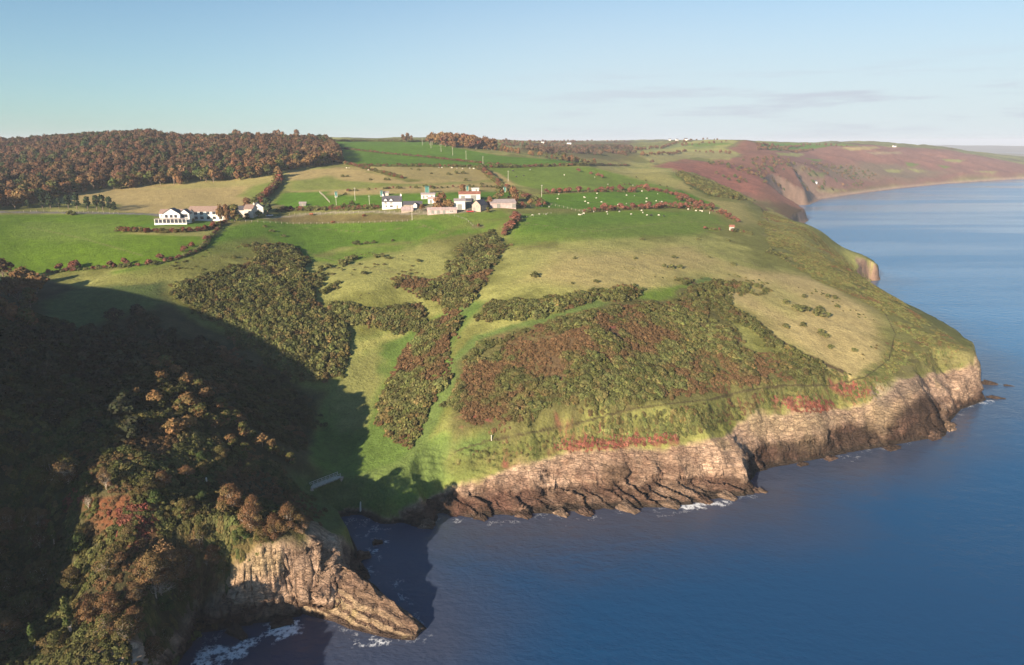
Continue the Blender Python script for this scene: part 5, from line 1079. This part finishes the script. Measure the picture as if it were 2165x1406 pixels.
t = shed('clifftop_hut', 1547, 488, 9, 3.2, 2.3, .8, 'cream_wall', 'rust', 'small pink walled hut with red roof alone on the cliff pasture', -12, ((2, 1),), ((-2, .8, 1.8),), 'hut')
for px, py, lab in ((711, 417, 'teal boxed tower standing alone in the field left of the farm'), (807, 415, 'teal boxed tower beside the small grey hut'), (903, 408, 'broad teal tower behind the mobile home'), (988, 404, 'teal tower behind the white barn'), (1067, 406, 'teal tower among the farm trees')):
    t = site('timber_tower', px, py, lab, 'tower', 6); w = .85 if px != 903 else 1.4; hh = 2.9 if px != 903 else 3.8
    MB().box(-w, w, -w, w, -.5, .35).build('plinth', M['stone_path'], t); MB().box(-w*.92, w*.92, -w*.92, w*.92, .35, hh).build('cladding', M['teal'], t); m = MB()
    for a in (-1, 1):
        for b in (-1, 1): m.box(a*w*.95 - .08, a*w*.95 + .08, b*w*.95 - .08, b*w*.95 + .08, .36, hh + .25)
    m.build('corner_post', M['pale_wood'], t); MB().add([(-w*1.1,-w*1.1,hh+.26),(w*1.1,-w*1.1,hh+.26),(w*1.1,w*1.1,hh+.6),(-w*1.1,w*1.1,hh+.6),(-w*1.1,-w*1.1,hh+.36),(w*1.1,-w*1.1,hh+.36),(w*1.1,w*1.1,hh+.7),(-w*1.1,w*1.1,hh+.7)], [(0,3,2,1),(4,5,6,7),(0,1,5,4),(1,2,6,5),(2,3,7,6),(3,0,4,7)]).build('roof', M['teal'], t)
# tractor and parked vehicles
def vehicle(px, py, rz, label, kind):
    t = site(kind, px, py, label, kind, rz, .05); 
    b = MB(); b.add([(-2.0,-.85,.35),(2.0,-.85,.35),(2.0,.85,.35),(-2.0,.85,.35),(-2.05,-.85,.95),(2.05,-.85,.9),(2.05,.85,.9),(-2.05,.85,.95)], [(0,3,2,1),(4,5,6,7),(0,1,5,4),(1,2,6,5),(2,3,7,6),(3,0,4,7)]); b.build('body', M['red_paint'] if 'red' in label else M['white_sheet'], t)
    MB().add([(-1.8,-.8,.96),(.9,-.8,.96),(.9,.8,.96),(-1.8,.8,.96),(-1.4,-.7,1.5),(.35,-.7,1.5),(.35,.7,1.5),(-1.4,.7,1.5)], [(4,5,6,7),(0,1,5,4),(1,2,6,5),(2,3,7,6),(3,0,4,7)]).build('cabin', M['glass'], t)
    for a in (-1.3, 1.3):
        for q in (-.88, .88): MB().tube([(a, q - .1, .34), (a, q + .1, .34)], .34, .34, 12).build('wheel', M['dark_hide'], t)
vehicle(994, 449, 15, 'red car parked in front of the stone barn', 'car'); vehicle(570, 458, 60, 'white car parked at the end of the hotel drive', 'car')
# ------------------------------------------------------------------ poles, fences, posts, footbridge
R2 = lambda u, v: (640 + u / 2.929, 240 + v / 2.929)
R3 = lambda u, v: (640 + u / 3.28, 260 + v / 3.28)
poles = []
pm = MB().tube([(0,0,-1),(0,0,8.2)], .15, .10, 7); pc = MB().box(-.8, .8, -.06, .06, 7.6, 7.75); pi = MB(); 
for q in (-.65, 0, .65): pi.tube([(q, 0, 7.75), (q, 0, 8.0)], .06, .05, 6)
proto = None
for q in (R3(830,155), R3(890,175), R3(960,200), R3(1040,226), R3(1133,252), R3(1250,298), R3(1425,405), R2(325,540), R2(1480,516), R2(678,660), R2(210,592), R2(415,592)):
    x, y, z = h1(*q)
    if proto is None:
        proto = t = empty('utility_pole', (x, y, z), .5); pm.build('pole', M['pale_wood'], t); pc.build('crossarm', M['pale_wood'], t); pi.build('insulator', M['slate'], t)
    else:
        t = proto.copy(); COL.objects.link(t); t.location = (x, y, z)
        for ch in list(proto.children): c = ch.copy(); COL.objects.link(c); c.parent = t
    tag(t, 'x', 'utility pole', 'utility poles across the fields'); poles.append(t)
order(poles, 'pale wooden utility pole in the line across the fields, {o}')
def fence(line, gap, label, h=1.05, mat='wood', th=.07, rails=2):
    P = plan(line, False, 6); seg = np.r_[0, np.cumsum(np.hypot(*np.diff(P, axis=0).T))]; n = min(99, int(seg[-1] / gap)); s = np.linspace(0, seg[-1], n + 1)
    X = np.interp(s, seg, P[:, 0]); Y = np.interp(s, seg, P[:, 1]); Z = hz(X, Y); t = empty('fence', (X[0], Y[0], Z[0])); tag(t, label, 'fence'); p = None
    for i in range(n + 1):
        L = (X[i] - X[0], Y[i] - Y[0], Z[i] - Z[0])
        if p is None: p = MB().box(-th, th, -th, th, -.3, h).build('post', M[mat], t, L)
        else: c = p.copy(); COL.objects.link(c); c.parent = t; c.location = L
    w = MB()
    for q in range(rails): w.tube(np.c_[X - X[0], Y - Y[0], Z - Z[0] + h * (.45 + .45 * q)], .018, .018, 4)
    w.build('wire', M['grey_wood'], t)
fence([(486,468),(520,469),(560,471),(620,474),(700,473),(780,471),(862,468)], 3.2, 'pale post fence along the lower edge of the brown strip')
fence([(612,455),(700,452),(780,450),(845,449)], 3.0, 'white post fence along the farm lane', 1.2)
fence([(870,447),(900,452),(960,457),(985,465),(1000,478)], 3.4, 'post fence dropping from the farmyard toward the gully')
fence([(1085,470),(1105,462),(1140,455),(1165,452)], 3.2, 'short post fence at the head of the gully')
fence([(1165,434),(1195,440),(1232,449)], 3.0, 'post fence beside the pasture track', 1.2)
fence([(676,408),(685,416),(697,429)], 2.4, 'timber fence of the field pen left of the farm', 1.3, 'wood', .12, 3)
fence([(50,448),(110,447),(180,449),(250,452)], 3.4, 'post fence between the lane and the pines', 1.0)
def post(px, py, h, label, cat='post', th=.12): t = site('marker_post', px, py, label, cat); MB().box(-th, th, -th, th, -.3, h).build('shaft', M['pale_wood'], t); MB().add([(-th*1.15,-th*1.15,h+.005),(th*1.15,-th*1.15,h+.005),(th*1.15,th*1.15,h+.005),(-th*1.15,th*1.15,h+.005),(0,0,h+.16)], [(0,3,2,1),(0,1,4),(1,2,4),(2,3,4),(3,0,4)]).build('cap', M['white_sheet'], t)
post(1039, 930, 1.5, 'white marker post where the cliff path leaves the grass'); post(438, 1026, 1.9, 'white post beside the shaded footpath', th=.13); post(1500, 452, 1.3, 'short post at the pasture corner')
# footbridge over the stream
(xa, ya, za), (xb, yb, zb) = h1(660, 1032), h1(716, 1011); L = math.hypot(xb - xa, yb - ya); zz = max(za, zb) + .35
t = empty('footbridge', (xa, ya, zz), math.atan2(yb - ya, xb - xa)); tag(t, 'grey wooden footbridge across the stream in the shaded coomb', 'footbridge')
MB().box(-.4, L + .4, -.75, .75, -.12, 0).build('deck', M['pale_wood'], t); MB().box(-.4, L + .4, -.6, -.4, -.5, -.125).box(-.4, L + .4, .4, .6, -.5, -.125).build('beam', M['grey_wood'], t)
for sy in (-.78, .78):
    m = MB(); m.box(-.3, L + .3, sy - .05, sy + .05, 1.0, 1.12).box(-.3, L + .3, sy - .04, sy + .04, .5, .6)
    for q in np.linspace(-.25, L + .25, 8): m.box(q - .06, q + .06, sy - .055, sy + .055, -.4, 1.0)
    m.build('railing', M['pale_wood'], t)
for q in (-.6, L + .6): MB().box(q - .5, q + .5, -1.0, 1.0, -2.0, -.13).build('abutment', M['stone_wall'], t)
# ------------------------------------------------------------------ sheep and cattle
def beast_mesh(n, L, Hh, W, leg, wool):
    """one continuous body: barrel, neck, head, four legs grown as rings"""
    V = []; Fq = []
    def ring(path, k=8):
        nonlocal V, Fq
        o = len(V)
        for c, d, ra, rb in path:
            d = np.array(d, float); d /= np.linalg.norm(d); u = np.cross(d, (0, 0, 1.0)) if abs(d[2]) < .9 else np.array([0, 1.0, 0]); u /= np.linalg.norm(u); v = np.cross(u, d)
            V += [tuple(np.array(c) + u * ra * math.cos(2*math.pi*j/k) + v * rb * math.sin(2*math.pi*j/k)) for j in range(k)]
        for i in range(len(path) - 1):
            for j in range(k): Fq.append((o + i*k + j, o + i*k + (j+1) % k, o + (i+1)*k + (j+1) % k, o + (i+1)*k + j))
        Fq.append(tuple(range(o, o + k))); Fq.append(tuple(range(o + (len(path)-1)*k, o + len(path)*k)))
    zc = leg + Hh / 2
    ring([((-L*.5,0,zc+.05*Hh),(1,0,0),W*.18,Hh*.22),((-L*.42,0,zc),(1,0,0),W*.42,Hh*.44),((-L*.15,0,zc-.03*Hh),(1,0,0),W*.52,Hh*.52),((L*.2,0,zc-.04*Hh),(1,0,0),W*.5,Hh*.54),((L*.42,0,zc+.02*Hh),(1,0,.2),W*.36,Hh*.42),((L*.58,0,zc-.02*Hh),(1,0,-.6),W*.22,Hh*.24),((L*.72,0,zc-.42*Hh),(.6,0,-1),W*.17,Hh*.17),((L*.80,0,zc-.72*Hh),(.5,0,-1),W*.09,Hh*.10)])
    for a in (-.36, .34):
        for b in (-1, 1):
            q = a * L; back = -.06*L if a < 0 else .0
            ring([((q,b*W*.28,zc-.2*Hh),(0,0,-1),W*.15,W*.18),((q-back*.5,b*W*.29,leg*.62),(0,0,-1),W*.09,W*.10),((q+back,b*W*.29,leg*.3),(0,0,-1),W*.07,W*.07),((q,b*W*.29,-.02),(0,0,-1),W*.075,W*.08)], 6)
    ring([((L*.64,-W*.12,zc-.2*Hh),(0,-1,.1),.03*L,.03*L),((L*.62,-W*.36,zc-.17*Hh),(0,-1,.1),.02*L,.035*L)], 4); ring([((L*.64,W*.12,zc-.2*Hh),(0,1,.1),.03*L,.03*L),((L*.62,W*.36,zc-.17*Hh),(0,1,.1),.02*L,.035*L)], 4)
    ring([((-L*.5,0,zc+.1*Hh),(-.4,0,-1),.03*L,.03*L),((-L*.54,0,zc-.2*Hh),(0,0,-1),.025*L,.025*L)], 4)
    return np_mesh(n, V, Fq, wool, None, True)
sheep_me = beast_mesh('sheep', 1.15, .62, .62, .34, M['wool']); cow_me = beast_mesh('cow', 2.2, .95, .85, .6, M['hide']); dcow_me = beast_mesh('cow', 2.1, .9, .8, .6, M['dark_hide'])
def herd(name, me, pix, template, group, cat, sc=1.0):
    out = []
    for q in pix:
        x, y, z = h1(*q); o = link(name, me, None, (x, y, z), float(rng.uniform(0, 6.28)), sc * float(rng.uniform(.9, 1.1))); tag(o, 'x', cat, group); out.append(o)
    order(out, template)
sp_mid = [(476,245),(488,208),(700,232),(707,236),(711,268),(735,283),(806,240),(812,200),(848,273),(880,300),(990,296),(1060,287),(1060,216),(1127,220),(1233,243),(1228,270),(1313,264),(1345,275),(1360,270),(1325,203),(1190,182)]
sp_low = [(656,381),(664,383),(684,379),(699,371),(783,356),(893,358),(900,376),(1000,355),(1101,377),(1189,346),(1199,364),(1236,385),(1333,386),(1582,335),(1650,348),(1687,347),(1700,352)]
herd('sheep', sheep_me, [Zm(*q) for q in sp_mid], 'white sheep grazing in the middle hedged pasture, {o}', 'sheep in the middle pasture', 'sheep', .85)
herd('sheep', sheep_me, [Zm(*q) for q in sp_low], 'white sheep just below the lower pasture hedge, {o}', 'sheep below the lower hedge', 'sheep', .9)
herd('sheep', sheep_me, [Zm(*q) for q in ((405,315),(340,310),(320,377),(380,378),(264,385))], 'white sheep on the grass right of the farm, {o}', 'sheep right of the farm', 'sheep', .85)
herd('sheep', sheep_me, [Zm(*q) for q in ((532,44),(793,62),(904,123),(1115,132))] + [R3(1577,327), R3(1815,364)], 'white sheep alone in the upper green pasture, {o}', 'sheep in the upper pasture', 'sheep', 1.0)
herd('sheep', sheep_me, [R3(*q) for q in ((305,315),(322,315),(455,330),(495,335),(945,312),(966,313),(1035,314),(1070,318),(1108,320),(1160,318),(1185,321))], 'pale sheep along the top of the straw fields, {o}', 'sheep in the straw fields', 'sheep', 1.0)
herd('cow', cow_me, [R2(55,632), R2(380,642), R2(190,682), R2(1090,700)], 'red brown cow standing near the brown strip below the lane, {o}', 'cattle near the brown strip', 'cow', 1.15)
herd('cow', dcow_me, [Zm(98,10), Zm(128,60), Zm(190,50), Zm(1268,390), Zm(1376,396)], 'dark animal grazing among the sheep pastures, {o}', 'dark cattle in the pastures', 'cow', .8)
# ------------------------------------------------------------------ hedges
def hedge(line, h, wide, label, kinds=('hawthorn',), gap=1.6, tint=(1, 1, 1), miss=.05):
    X, Y = along(line, gap * .68, wide * .25); items = []
    for x, y in zip(X, Y):
        if rng.random() < miss: continue
        items.append((kinds[int(rng.integers(len(kinds)))], x, y, h * rng.uniform(.65, 1.25), rng.uniform(.9, 1.3), np.array(tint) * rng.uniform(.8, 1.2)))
    return mass('hedge', items, label, 'hedge', None)
HB = ('hawthorn', 'gorse')
hedge([(700,313),(760,319),(820,326),(900,333),(960,340),(1020,346),(1100,352)], 2.0, 1.5, 'brown hedge slanting across the bright ridge fields', HB, 2.2)
hedge([(692,299),(760,299),(850,300),(900,300)], 2.6, 1.5, 'dark hedge along the top of the ridge field', ('gorse',), 3)
hedge([(760,352),(830,352),(900,352),(1000,354),(1060,355),(1130,353),(1250,349),(1330,351)], 2.4, 1.6, 'dark hedge dividing the ridge fields from the straw fields', ('gorse', 'hawthorn', 'gorse'), 2.2)
hedge([(1012,356),(1030,368),(1045,382),(1062,395),(1080,405),(1100,415),(1125,424),(1150,434)], 3.0, 2.0, 'red brown hedge running down to the right of the farm', HB, 2.0)
hedge([(590,372),(588,385),(580,397),(570,408),(560,418),(548,430)], 3.6, 2.6, 'thick reddish hedge between the two straw fields', HB, 1.8, (1.1, .95, .95))
hedge([(590,446),(640,445),(700,444),(760,443),(800,441)], 2.4, 1.8, 'brown hedge along the lane left of the farmhouse', HB, 1.6)
hedge([(700,340),(720,345),(745,350),(765,356),(790,362),(820,370),(850,378)], 2.4, 1.8, 'broken brown hedge across the upper straw fields', HB, 2.4, miss=.3)
hedge([(255,489),(290,491),(340,492),(390,491),(430,488),(455,482),(470,474)], 2.2, 2.0, 'brown hedge bank around the hotel lawn', HB, 1.5, (1.05, .85, .75))
hedge([(470,476),(455,492),(440,510),(425,528),(400,540),(370,549),(330,558),(280,563),(230,567),(180,571),(130,575),(90,579)], 1.5, 1.2, 'grey brown hedge bank along the bottom of the bright left field', HB, 1.4, (1.1, 1.15, 1.2), .15)
hedge([(1140,410),(1180,408),(1240,406),(1300,406),(1345,407)], 1.3, 1.0, 'thin hedge line along the top of the middle pasture', HB, 2.2, miss=.25)
hedge([(1348,397),(1380,402),(1420,411),(1450,420),(1480,432),(1510,443)], 2.0, 1.8, 'dense red hedge at the seaward side of the middle pasture', HB, 1.6)
hedge([(1238,449),(1280,446),(1340,443),(1400,440),(1440,440),(1500,443)], 2.0, 1.6, 'red brown hedge between the two sheep pastures', HB, 1.6)
hedge([(1500,446),(1530,455),(1560,472)], 1.4, 1.2, 'low straggling hedge falling from the pasture corner', HB, 2.4, miss=.3)
hedge([(1090,458),(1083,470),(1073,485),(1065,498)], 2.6, 1.8, 'short thorn hedge at the head of the gully', HB, 1.8)
hedge([(735,405),(800,400),(870,398),(930,398),(1000,395),(1060,397)], 1.6, 1.4, 'ragged line of gorse along the straw strip behind the farm', ('gorse', 'gorse', 'hawthorn'), 3.2, miss=.35)
hedge([(1490,484),(1530,489),(1565,490),(1590,496)], 1.6, 1.2, 'scrubby hedge remnant by the clifftop hut', HB, 2.2, miss=.2)
for px, py, w, lab in ((1203,305,14,'white farmhouse far off among the fields beyond the brown valley'),(1148,303,9,'small white house far off left of the brown valley'),(1416,297,10,'leftmost white house in the far hilltop cluster'),(1432,297,12,'middle white house in the far hilltop cluster'),(1450,297,10,'rightmost white house in the far hilltop cluster'),(1892,311,12,'white house on the crest of the far bracken hill'),(1725,388,7,'white cottage near the shore under the far hill')):
    t = site('far_house', px, py, lab, 'house', float(rng.uniform(-20, 20))); gabled(t, w * .75, 6, 3.6, 2.2, 'white_wall', 'slate')
# ------------------------------------------------------------------ rocks along the shore
M['rock'] = attr_mat('shore_rock', scales=((.8, .25), (4.0, .3)), rough=.9)
rocky(M['rock'])
def block(px, py, L, W, Hh, rz, dip, label, seed, name='rock', roll=0.0, col=(.20,.135,.095), xyz=None):
    """a jointed slab of rock: a bent, bedded box with broken faces, dipping to one side"""
    g = np.random.default_rng(seed); nx, ny, nz = 22, 12, 9; V = []; Fq = []; cc = []
    U, Vv, Wz = np.meshgrid(np.linspace(-1, 1, nx), np.linspace(-1, 1, ny), np.linspace(-1, 1, nz), indexing='ij')
    P = np.stack([U, Vv, Wz], -1).reshape(-1, 3)
    surf = (np.abs(P) > .999).any(1); idm = -np.ones(len(P), int); idm[surf] = np.arange(surf.sum()); Q = P[surf].copy()
    def I(i, j, k): return idm[(i * ny + j) * nz + k]
    for i in range(nx - 1):
        for j in range(ny - 1): Fq += [(I(i,j,0), I(i,j+1,0), I(i+1,j+1,0), I(i+1,j,0)), (I(i,j,nz-1), I(i+1,j,nz-1), I(i+1,j+1,nz-1), I(i,j+1,nz-1))]
    for i in range(nx - 1):
        for k in range(nz - 1): Fq += [(I(i,0,k), I(i+1,0,k), I(i+1,0,k+1), I(i,0,k+1)), (I(i,ny-1,k), I(i,ny-1,k+1), I(i+1,ny-1,k+1), I(i+1,ny-1,k))]
    for j in range(ny - 1):
        for k in range(nz - 1): Fq += [(I(0,j,k), I(0,j,k+1), I(0,j+1,k+1), I(0,j+1,k)), (I(nx-1,j,k), I(nx-1,j+1,k), I(nx-1,j+1,k+1), I(nx-1,j,k+1))]
    bed = np.floor((Q[:, 2] + 1) * 2.5) ; jut = np.array([g.uniform(-.14, .14) for _ in range(8)])[bed.astype(int)]
    s = seed * 3.7
    X = Q[:, 0] * L / 2 * (1 + jut + .22 * fbm(Q[:, 1] * 1.5 + s, Q[:, 2] * 1.2, 3, 5)) * (1 - .16 * (Q[:, 2] + 1)); Y = Q[:, 1] * W / 2 * (1 + jut + .25 * fbm(Q[:, 0] * 1.8 + s, Q[:, 2] * 1.5, 3, 6)) * (1 - .14 * (Q[:, 2] + 1)) * (1 - .25 * Q[:, 0]); Z = Q[:, 2] * Hh / 2 + .12 * Hh * fbm(Q[:, 0] * 2 + s, Q[:, 1] * 2, 3, 7) * (Q[:, 2] > 0) - .1 * Hh * np.floor((Q[:, 0] + 1) * 2) / 2 * (Q[:, 2] > 0)
    c = np.array(col)[None] * (1 + .5 * fbm(Q[:, 0] * 3 + s, Q[:, 1] * 3 + Q[:, 2] * 2, 3, 8)[:, None]) * (1 + .25 * np.sin(Q[:, 2] * 9 + s))[:, None]
    if xyz is None: x, y, z = at_z(px, py, 0)
    else: x, y, z = xyz
    o = link(name, np_mesh(name, np.c_[X, Y, Z], Fq, M['rock'], np.clip(c, .02, .6)), None, (x, y, z + Hh * .18)); o.rotation_euler = (math.radians(roll), math.radians(dip), math.radians(rz)); tag(o, label, 'rock', 'loose rocks along the shore')
    return o
PAL = (.20,.14,.098); DK = (.075,.052,.038); RD = (.135,.088,.064)
for a in [
 (1588,1036,6.5,3.0,1.6,-28,9,'tilted brown slab lying at the mouth of the dark cove',1,RD),(1612,1040,3.4,1.6,.9,-30,10,'small slab at the seaward tip beside the dark cove',2,PAL),
 (1540,1052,7.0,3.2,1.6,-38,11,'long sloping rock slab left of the dark cove',3,PAL),(1490,1060,6.0,3.0,1.5,-40,11,'sloping slab above the white foam patch',4,RD),(1420,1070,6.5,3.0,1.7,-40,12,'pale sloping slab left of the white foam patch',5,PAL),
 (1330,1078,7.0,3.4,1.9,-42,12,'pale triangular slab below the dark diagonal cleft',6,PAL),(1240,1086,5.0,2.6,1.4,-40,12,'barnacle spotted dark slab on the ledge',7,RD),(1190,1088,4.5,2.4,1.5,-40,12,'brown slab standing out of the ledge between dark joints',8,PAL),(1110,1092,4.4,2.6,1.5,-40,12,'brown wedge of rock on the western part of the ledge',9,RD),(1020,1097,4.0,2.2,1.2,-35,10,'low dark rock at the western end of the ledge',10,DK),
 (2008,908,4.0,3.2,4.4,10,4,'squared block of rock standing at the end of the dark wall',11,PAL),(1975,926,5.0,3.0,3.4,15,5,'brown block at the foot of the dark wall',12,RD),(1890,948,6.0,2.4,1.6,18,6,'low dark rocks under the right end of the wall',13,DK),(1760,970,5.0,2.0,1.2,20,6,'flat brown slab under the middle of the dark wall',14,RD),(1700,982,4.4,1.8,1.0,20,6,'flat dark slab under the left half of the dark wall',15,DK),
 (2095,812,7.0,2.6,1.8,-12,10,'dark reef running out from the headland tip',16,DK),(2110,842,8.0,1.8,1.0,-10,8,'thin low reef pointing out to sea at the headland foot',17,DK),(2135,816,5.0,.8,.5,-20,6,'barely awash reef farthest out from the headland tip',18,DK),
 (905,1112,4.0,3.0,2.6,-20,6,'pink brown block at the mouth of the coomb',19,PAL),(770,1178,4.0,2.6,2.2,20,6,'brown rock in the foam under the near promontory',20,RD),(600,1318,5.0,2.4,1.4,10,6,'brown rock washed by foam left of the near ledge',21,DK),(505,1342,6.0,2.4,1.2,-35,8,'dark rock in the shaded inlet',22,DK),(800,1148,3.0,1.8,.9,10,5,'small dark rock in the shaded water of the coomb',23,DK),
 ]: block(*a[:8], a[8], col=a[9])
o = block(0, 0, 16, 6, 9, 60, 5, 'pale rocky point on the far side of the grassy shoulder', 31, col=PAL, xyz=(247, 407, -4))
# the bedded promontory in front of the near rock face
RID = np.array([(-47,134,9.5),(-42,134.5,9.6),(-37,133,8.6),(-33,131,7.4),(-29.5,128.5,5.4),(-26,126.4,4.4),(-22.5,124,3.0),(-19.8,122,1.5)])
FRO = np.array([(-46,127.6,-.6),(-42.5,126.2,-.6),(-38.5,124.8,-.6),(-35,122.6,-.6),(-31,121.2,-.6),(-27,119.8,-.6),(-23.2,119,-.6),(-20.6,118.8,-.6)])
BAK = np.array([(-44,139,-1),(-40,138.5,-1),(-35,137,-1),(-31,134,-1),(-27,131,-1),(-23.6,128.6,-1),(-20.2,126,-1),(-17.8,123.6,-1)])
nu, nb, nf = 150, 26, 90
u = np.linspace(0, 1, nu); k = np.linspace(0, 1, len(RID))
def crv(A): return np.c_[[np.interp(u, k, A[:, q]) for q in range(3)]].T
Rr, Fr, Br = crv(RID), crv(FRO), crv(BAK)
tb = np.linspace(0, 1, nb)[None, :, None]; tf = np.linspace(0, 1, nf)[None, 1:, None]
Pb = Br[:, None] * (1 - tb) + Rr[:, None] * tb; Pb[..., 2] = Br[:, None, 2] * (1 - tb[..., 0] ** .55) + Rr[:, None, 2] * tb[..., 0] ** .55
Pf = Rr[:, None] * (1 - tf) + Fr[:, None] * tf
G_ = np.concatenate([Pb, Pf], 1); G_ = np.concatenate([G_, G_[-1:] + np.array([.5, -.2, 0])], 0); G_[-1, :, 2] = -1.2; Rr = np.vstack([Rr, Rr[-1:]]); nu += 1; X, Y, Z = G_[..., 0], G_[..., 1], G_[..., 2]
tq = np.concatenate([np.zeros(nb), np.linspace(0, 1, nf)[1:]])[None] * np.ones((nu, 1))
bed = Z * .9 + .42 * (X + 34) * .35 + .25 * fbm(X / 3, Y / 3, 3, 101); st = 1.25; fr = bed / st - np.floor(bed / st)
stp = (sstep(.55, .95, fr) - fr) * st * .85
jn = (X * .8 - Y * .5 + fbm(X / 4, Y / 4, 2, 104)) / 3.1; jn = jn - np.floor(jn)
env = np.clip(Z / 1.2, 0, 1) * np.clip((Rr[:, None, 2]) / 2, 0, 1)
Z2 = Z + env * (stp + .3 * fbm(X / 1.6, Y / 1.6, 4, 102) - .5 * sstep(.9, 1.0, jn) * sstep(.2, .5, tq))
shift = env * (.5 * fbm(X / 2.2, Z / .7, 3, 103) + .5 * (vnoise(X / 2.6, bed / 1.25, 105) > .1))
Y2 = Y - shift
tone = .5 + .5 * fbm(X / 2.5, Y / 2.5, 3, 106)
cA, cB, cD = np.array((.175,.112,.080)), np.array((.36,.265,.165)), np.array((.060,.042,.032))
rise = sstep(.5, .7, fr) * sstep(1.02, .9, fr)
cc = cA + (cB - cA) * (np.clip(rise * .75 * sstep(.25, .5, tq) + .3 * tone, 0, 1))[..., None]
cc = cc + (cD - cc) * sstep(1.0, .2, Z2 + .4 * tone - .2)[..., None]
lich = sstep(.62, .85, tone) * sstep(.3, .6, tq) * sstep(.95, .5, tq); cc = cc + (np.array((.30,.25,.09)) - cc) * (.5 * lich)[..., None]
nr_ = nb + nf - 1; i = (np.arange(nu - 1)[:, None] * nr_ + np.arange(nr_ - 1)[None]).ravel()
o = link('rock_promontory', np_mesh('rock_promontory', np.c_[X.ravel(), Y2.ravel(), Z2.ravel()], np.c_[i, i + nr_, i + nr_ + 1, i + 1], M['rock'], cc.reshape(-1, 3), False)); tag(o, 'layered brown rock promontory dipping into the sea below the near cliff', 'rock ledge')
# thin fall of water from the coomb
x, y, z = h1(762, 1062); m = MB()
m.tube([(x, y + .3, z + .1), (x + .15, y - .8, z - .6), (x + .25, y - 1.6, max(z - 3, .2))], .16, .3, 6); tag(m.build('waterfall', M['cream_wall']), 'thin white waterfall dropping from the coomb to the cove', 'waterfall')
# ------------------------------------------------------------------ the air
hm = bpy.data.materials.new('haze_air'); hm.use_nodes = True
hn, hl = hm.node_tree.nodes, hm.node_tree.links; hn.clear()
ho = hn.new('ShaderNodeOutputMaterial'); hv = hn.new('ShaderNodeVolumePrincipled')
hv.inputs['Color'].default_value = (0.78, 0.85, 1.0, 1); hv.inputs['Density'].default_value = 1.1e-4; hv.inputs['Anisotropy'].default_value = 0.0
hl.new(hv.outputs['Volume'], ho.inputs['Volume'])
hb = [(-11800, -500, -8), (11800, -500, -8), (11800, 11900, -8), (-11800, 11900, -8), (-11800, -500, 140), (11800, -500, 140), (11800, 11900, 140), (-11800, 11900, 140)]
haze = link('haze', np_mesh('haze', hb, [(0, 3, 2, 1), (4, 5, 6, 7), (0, 1, 5, 4), (1, 2, 6, 5), (2, 3, 7, 6), (3, 0, 4, 7)], hm)); tag(haze, 'thin sea haze over the whole coast', 'haze', kind='stuff')
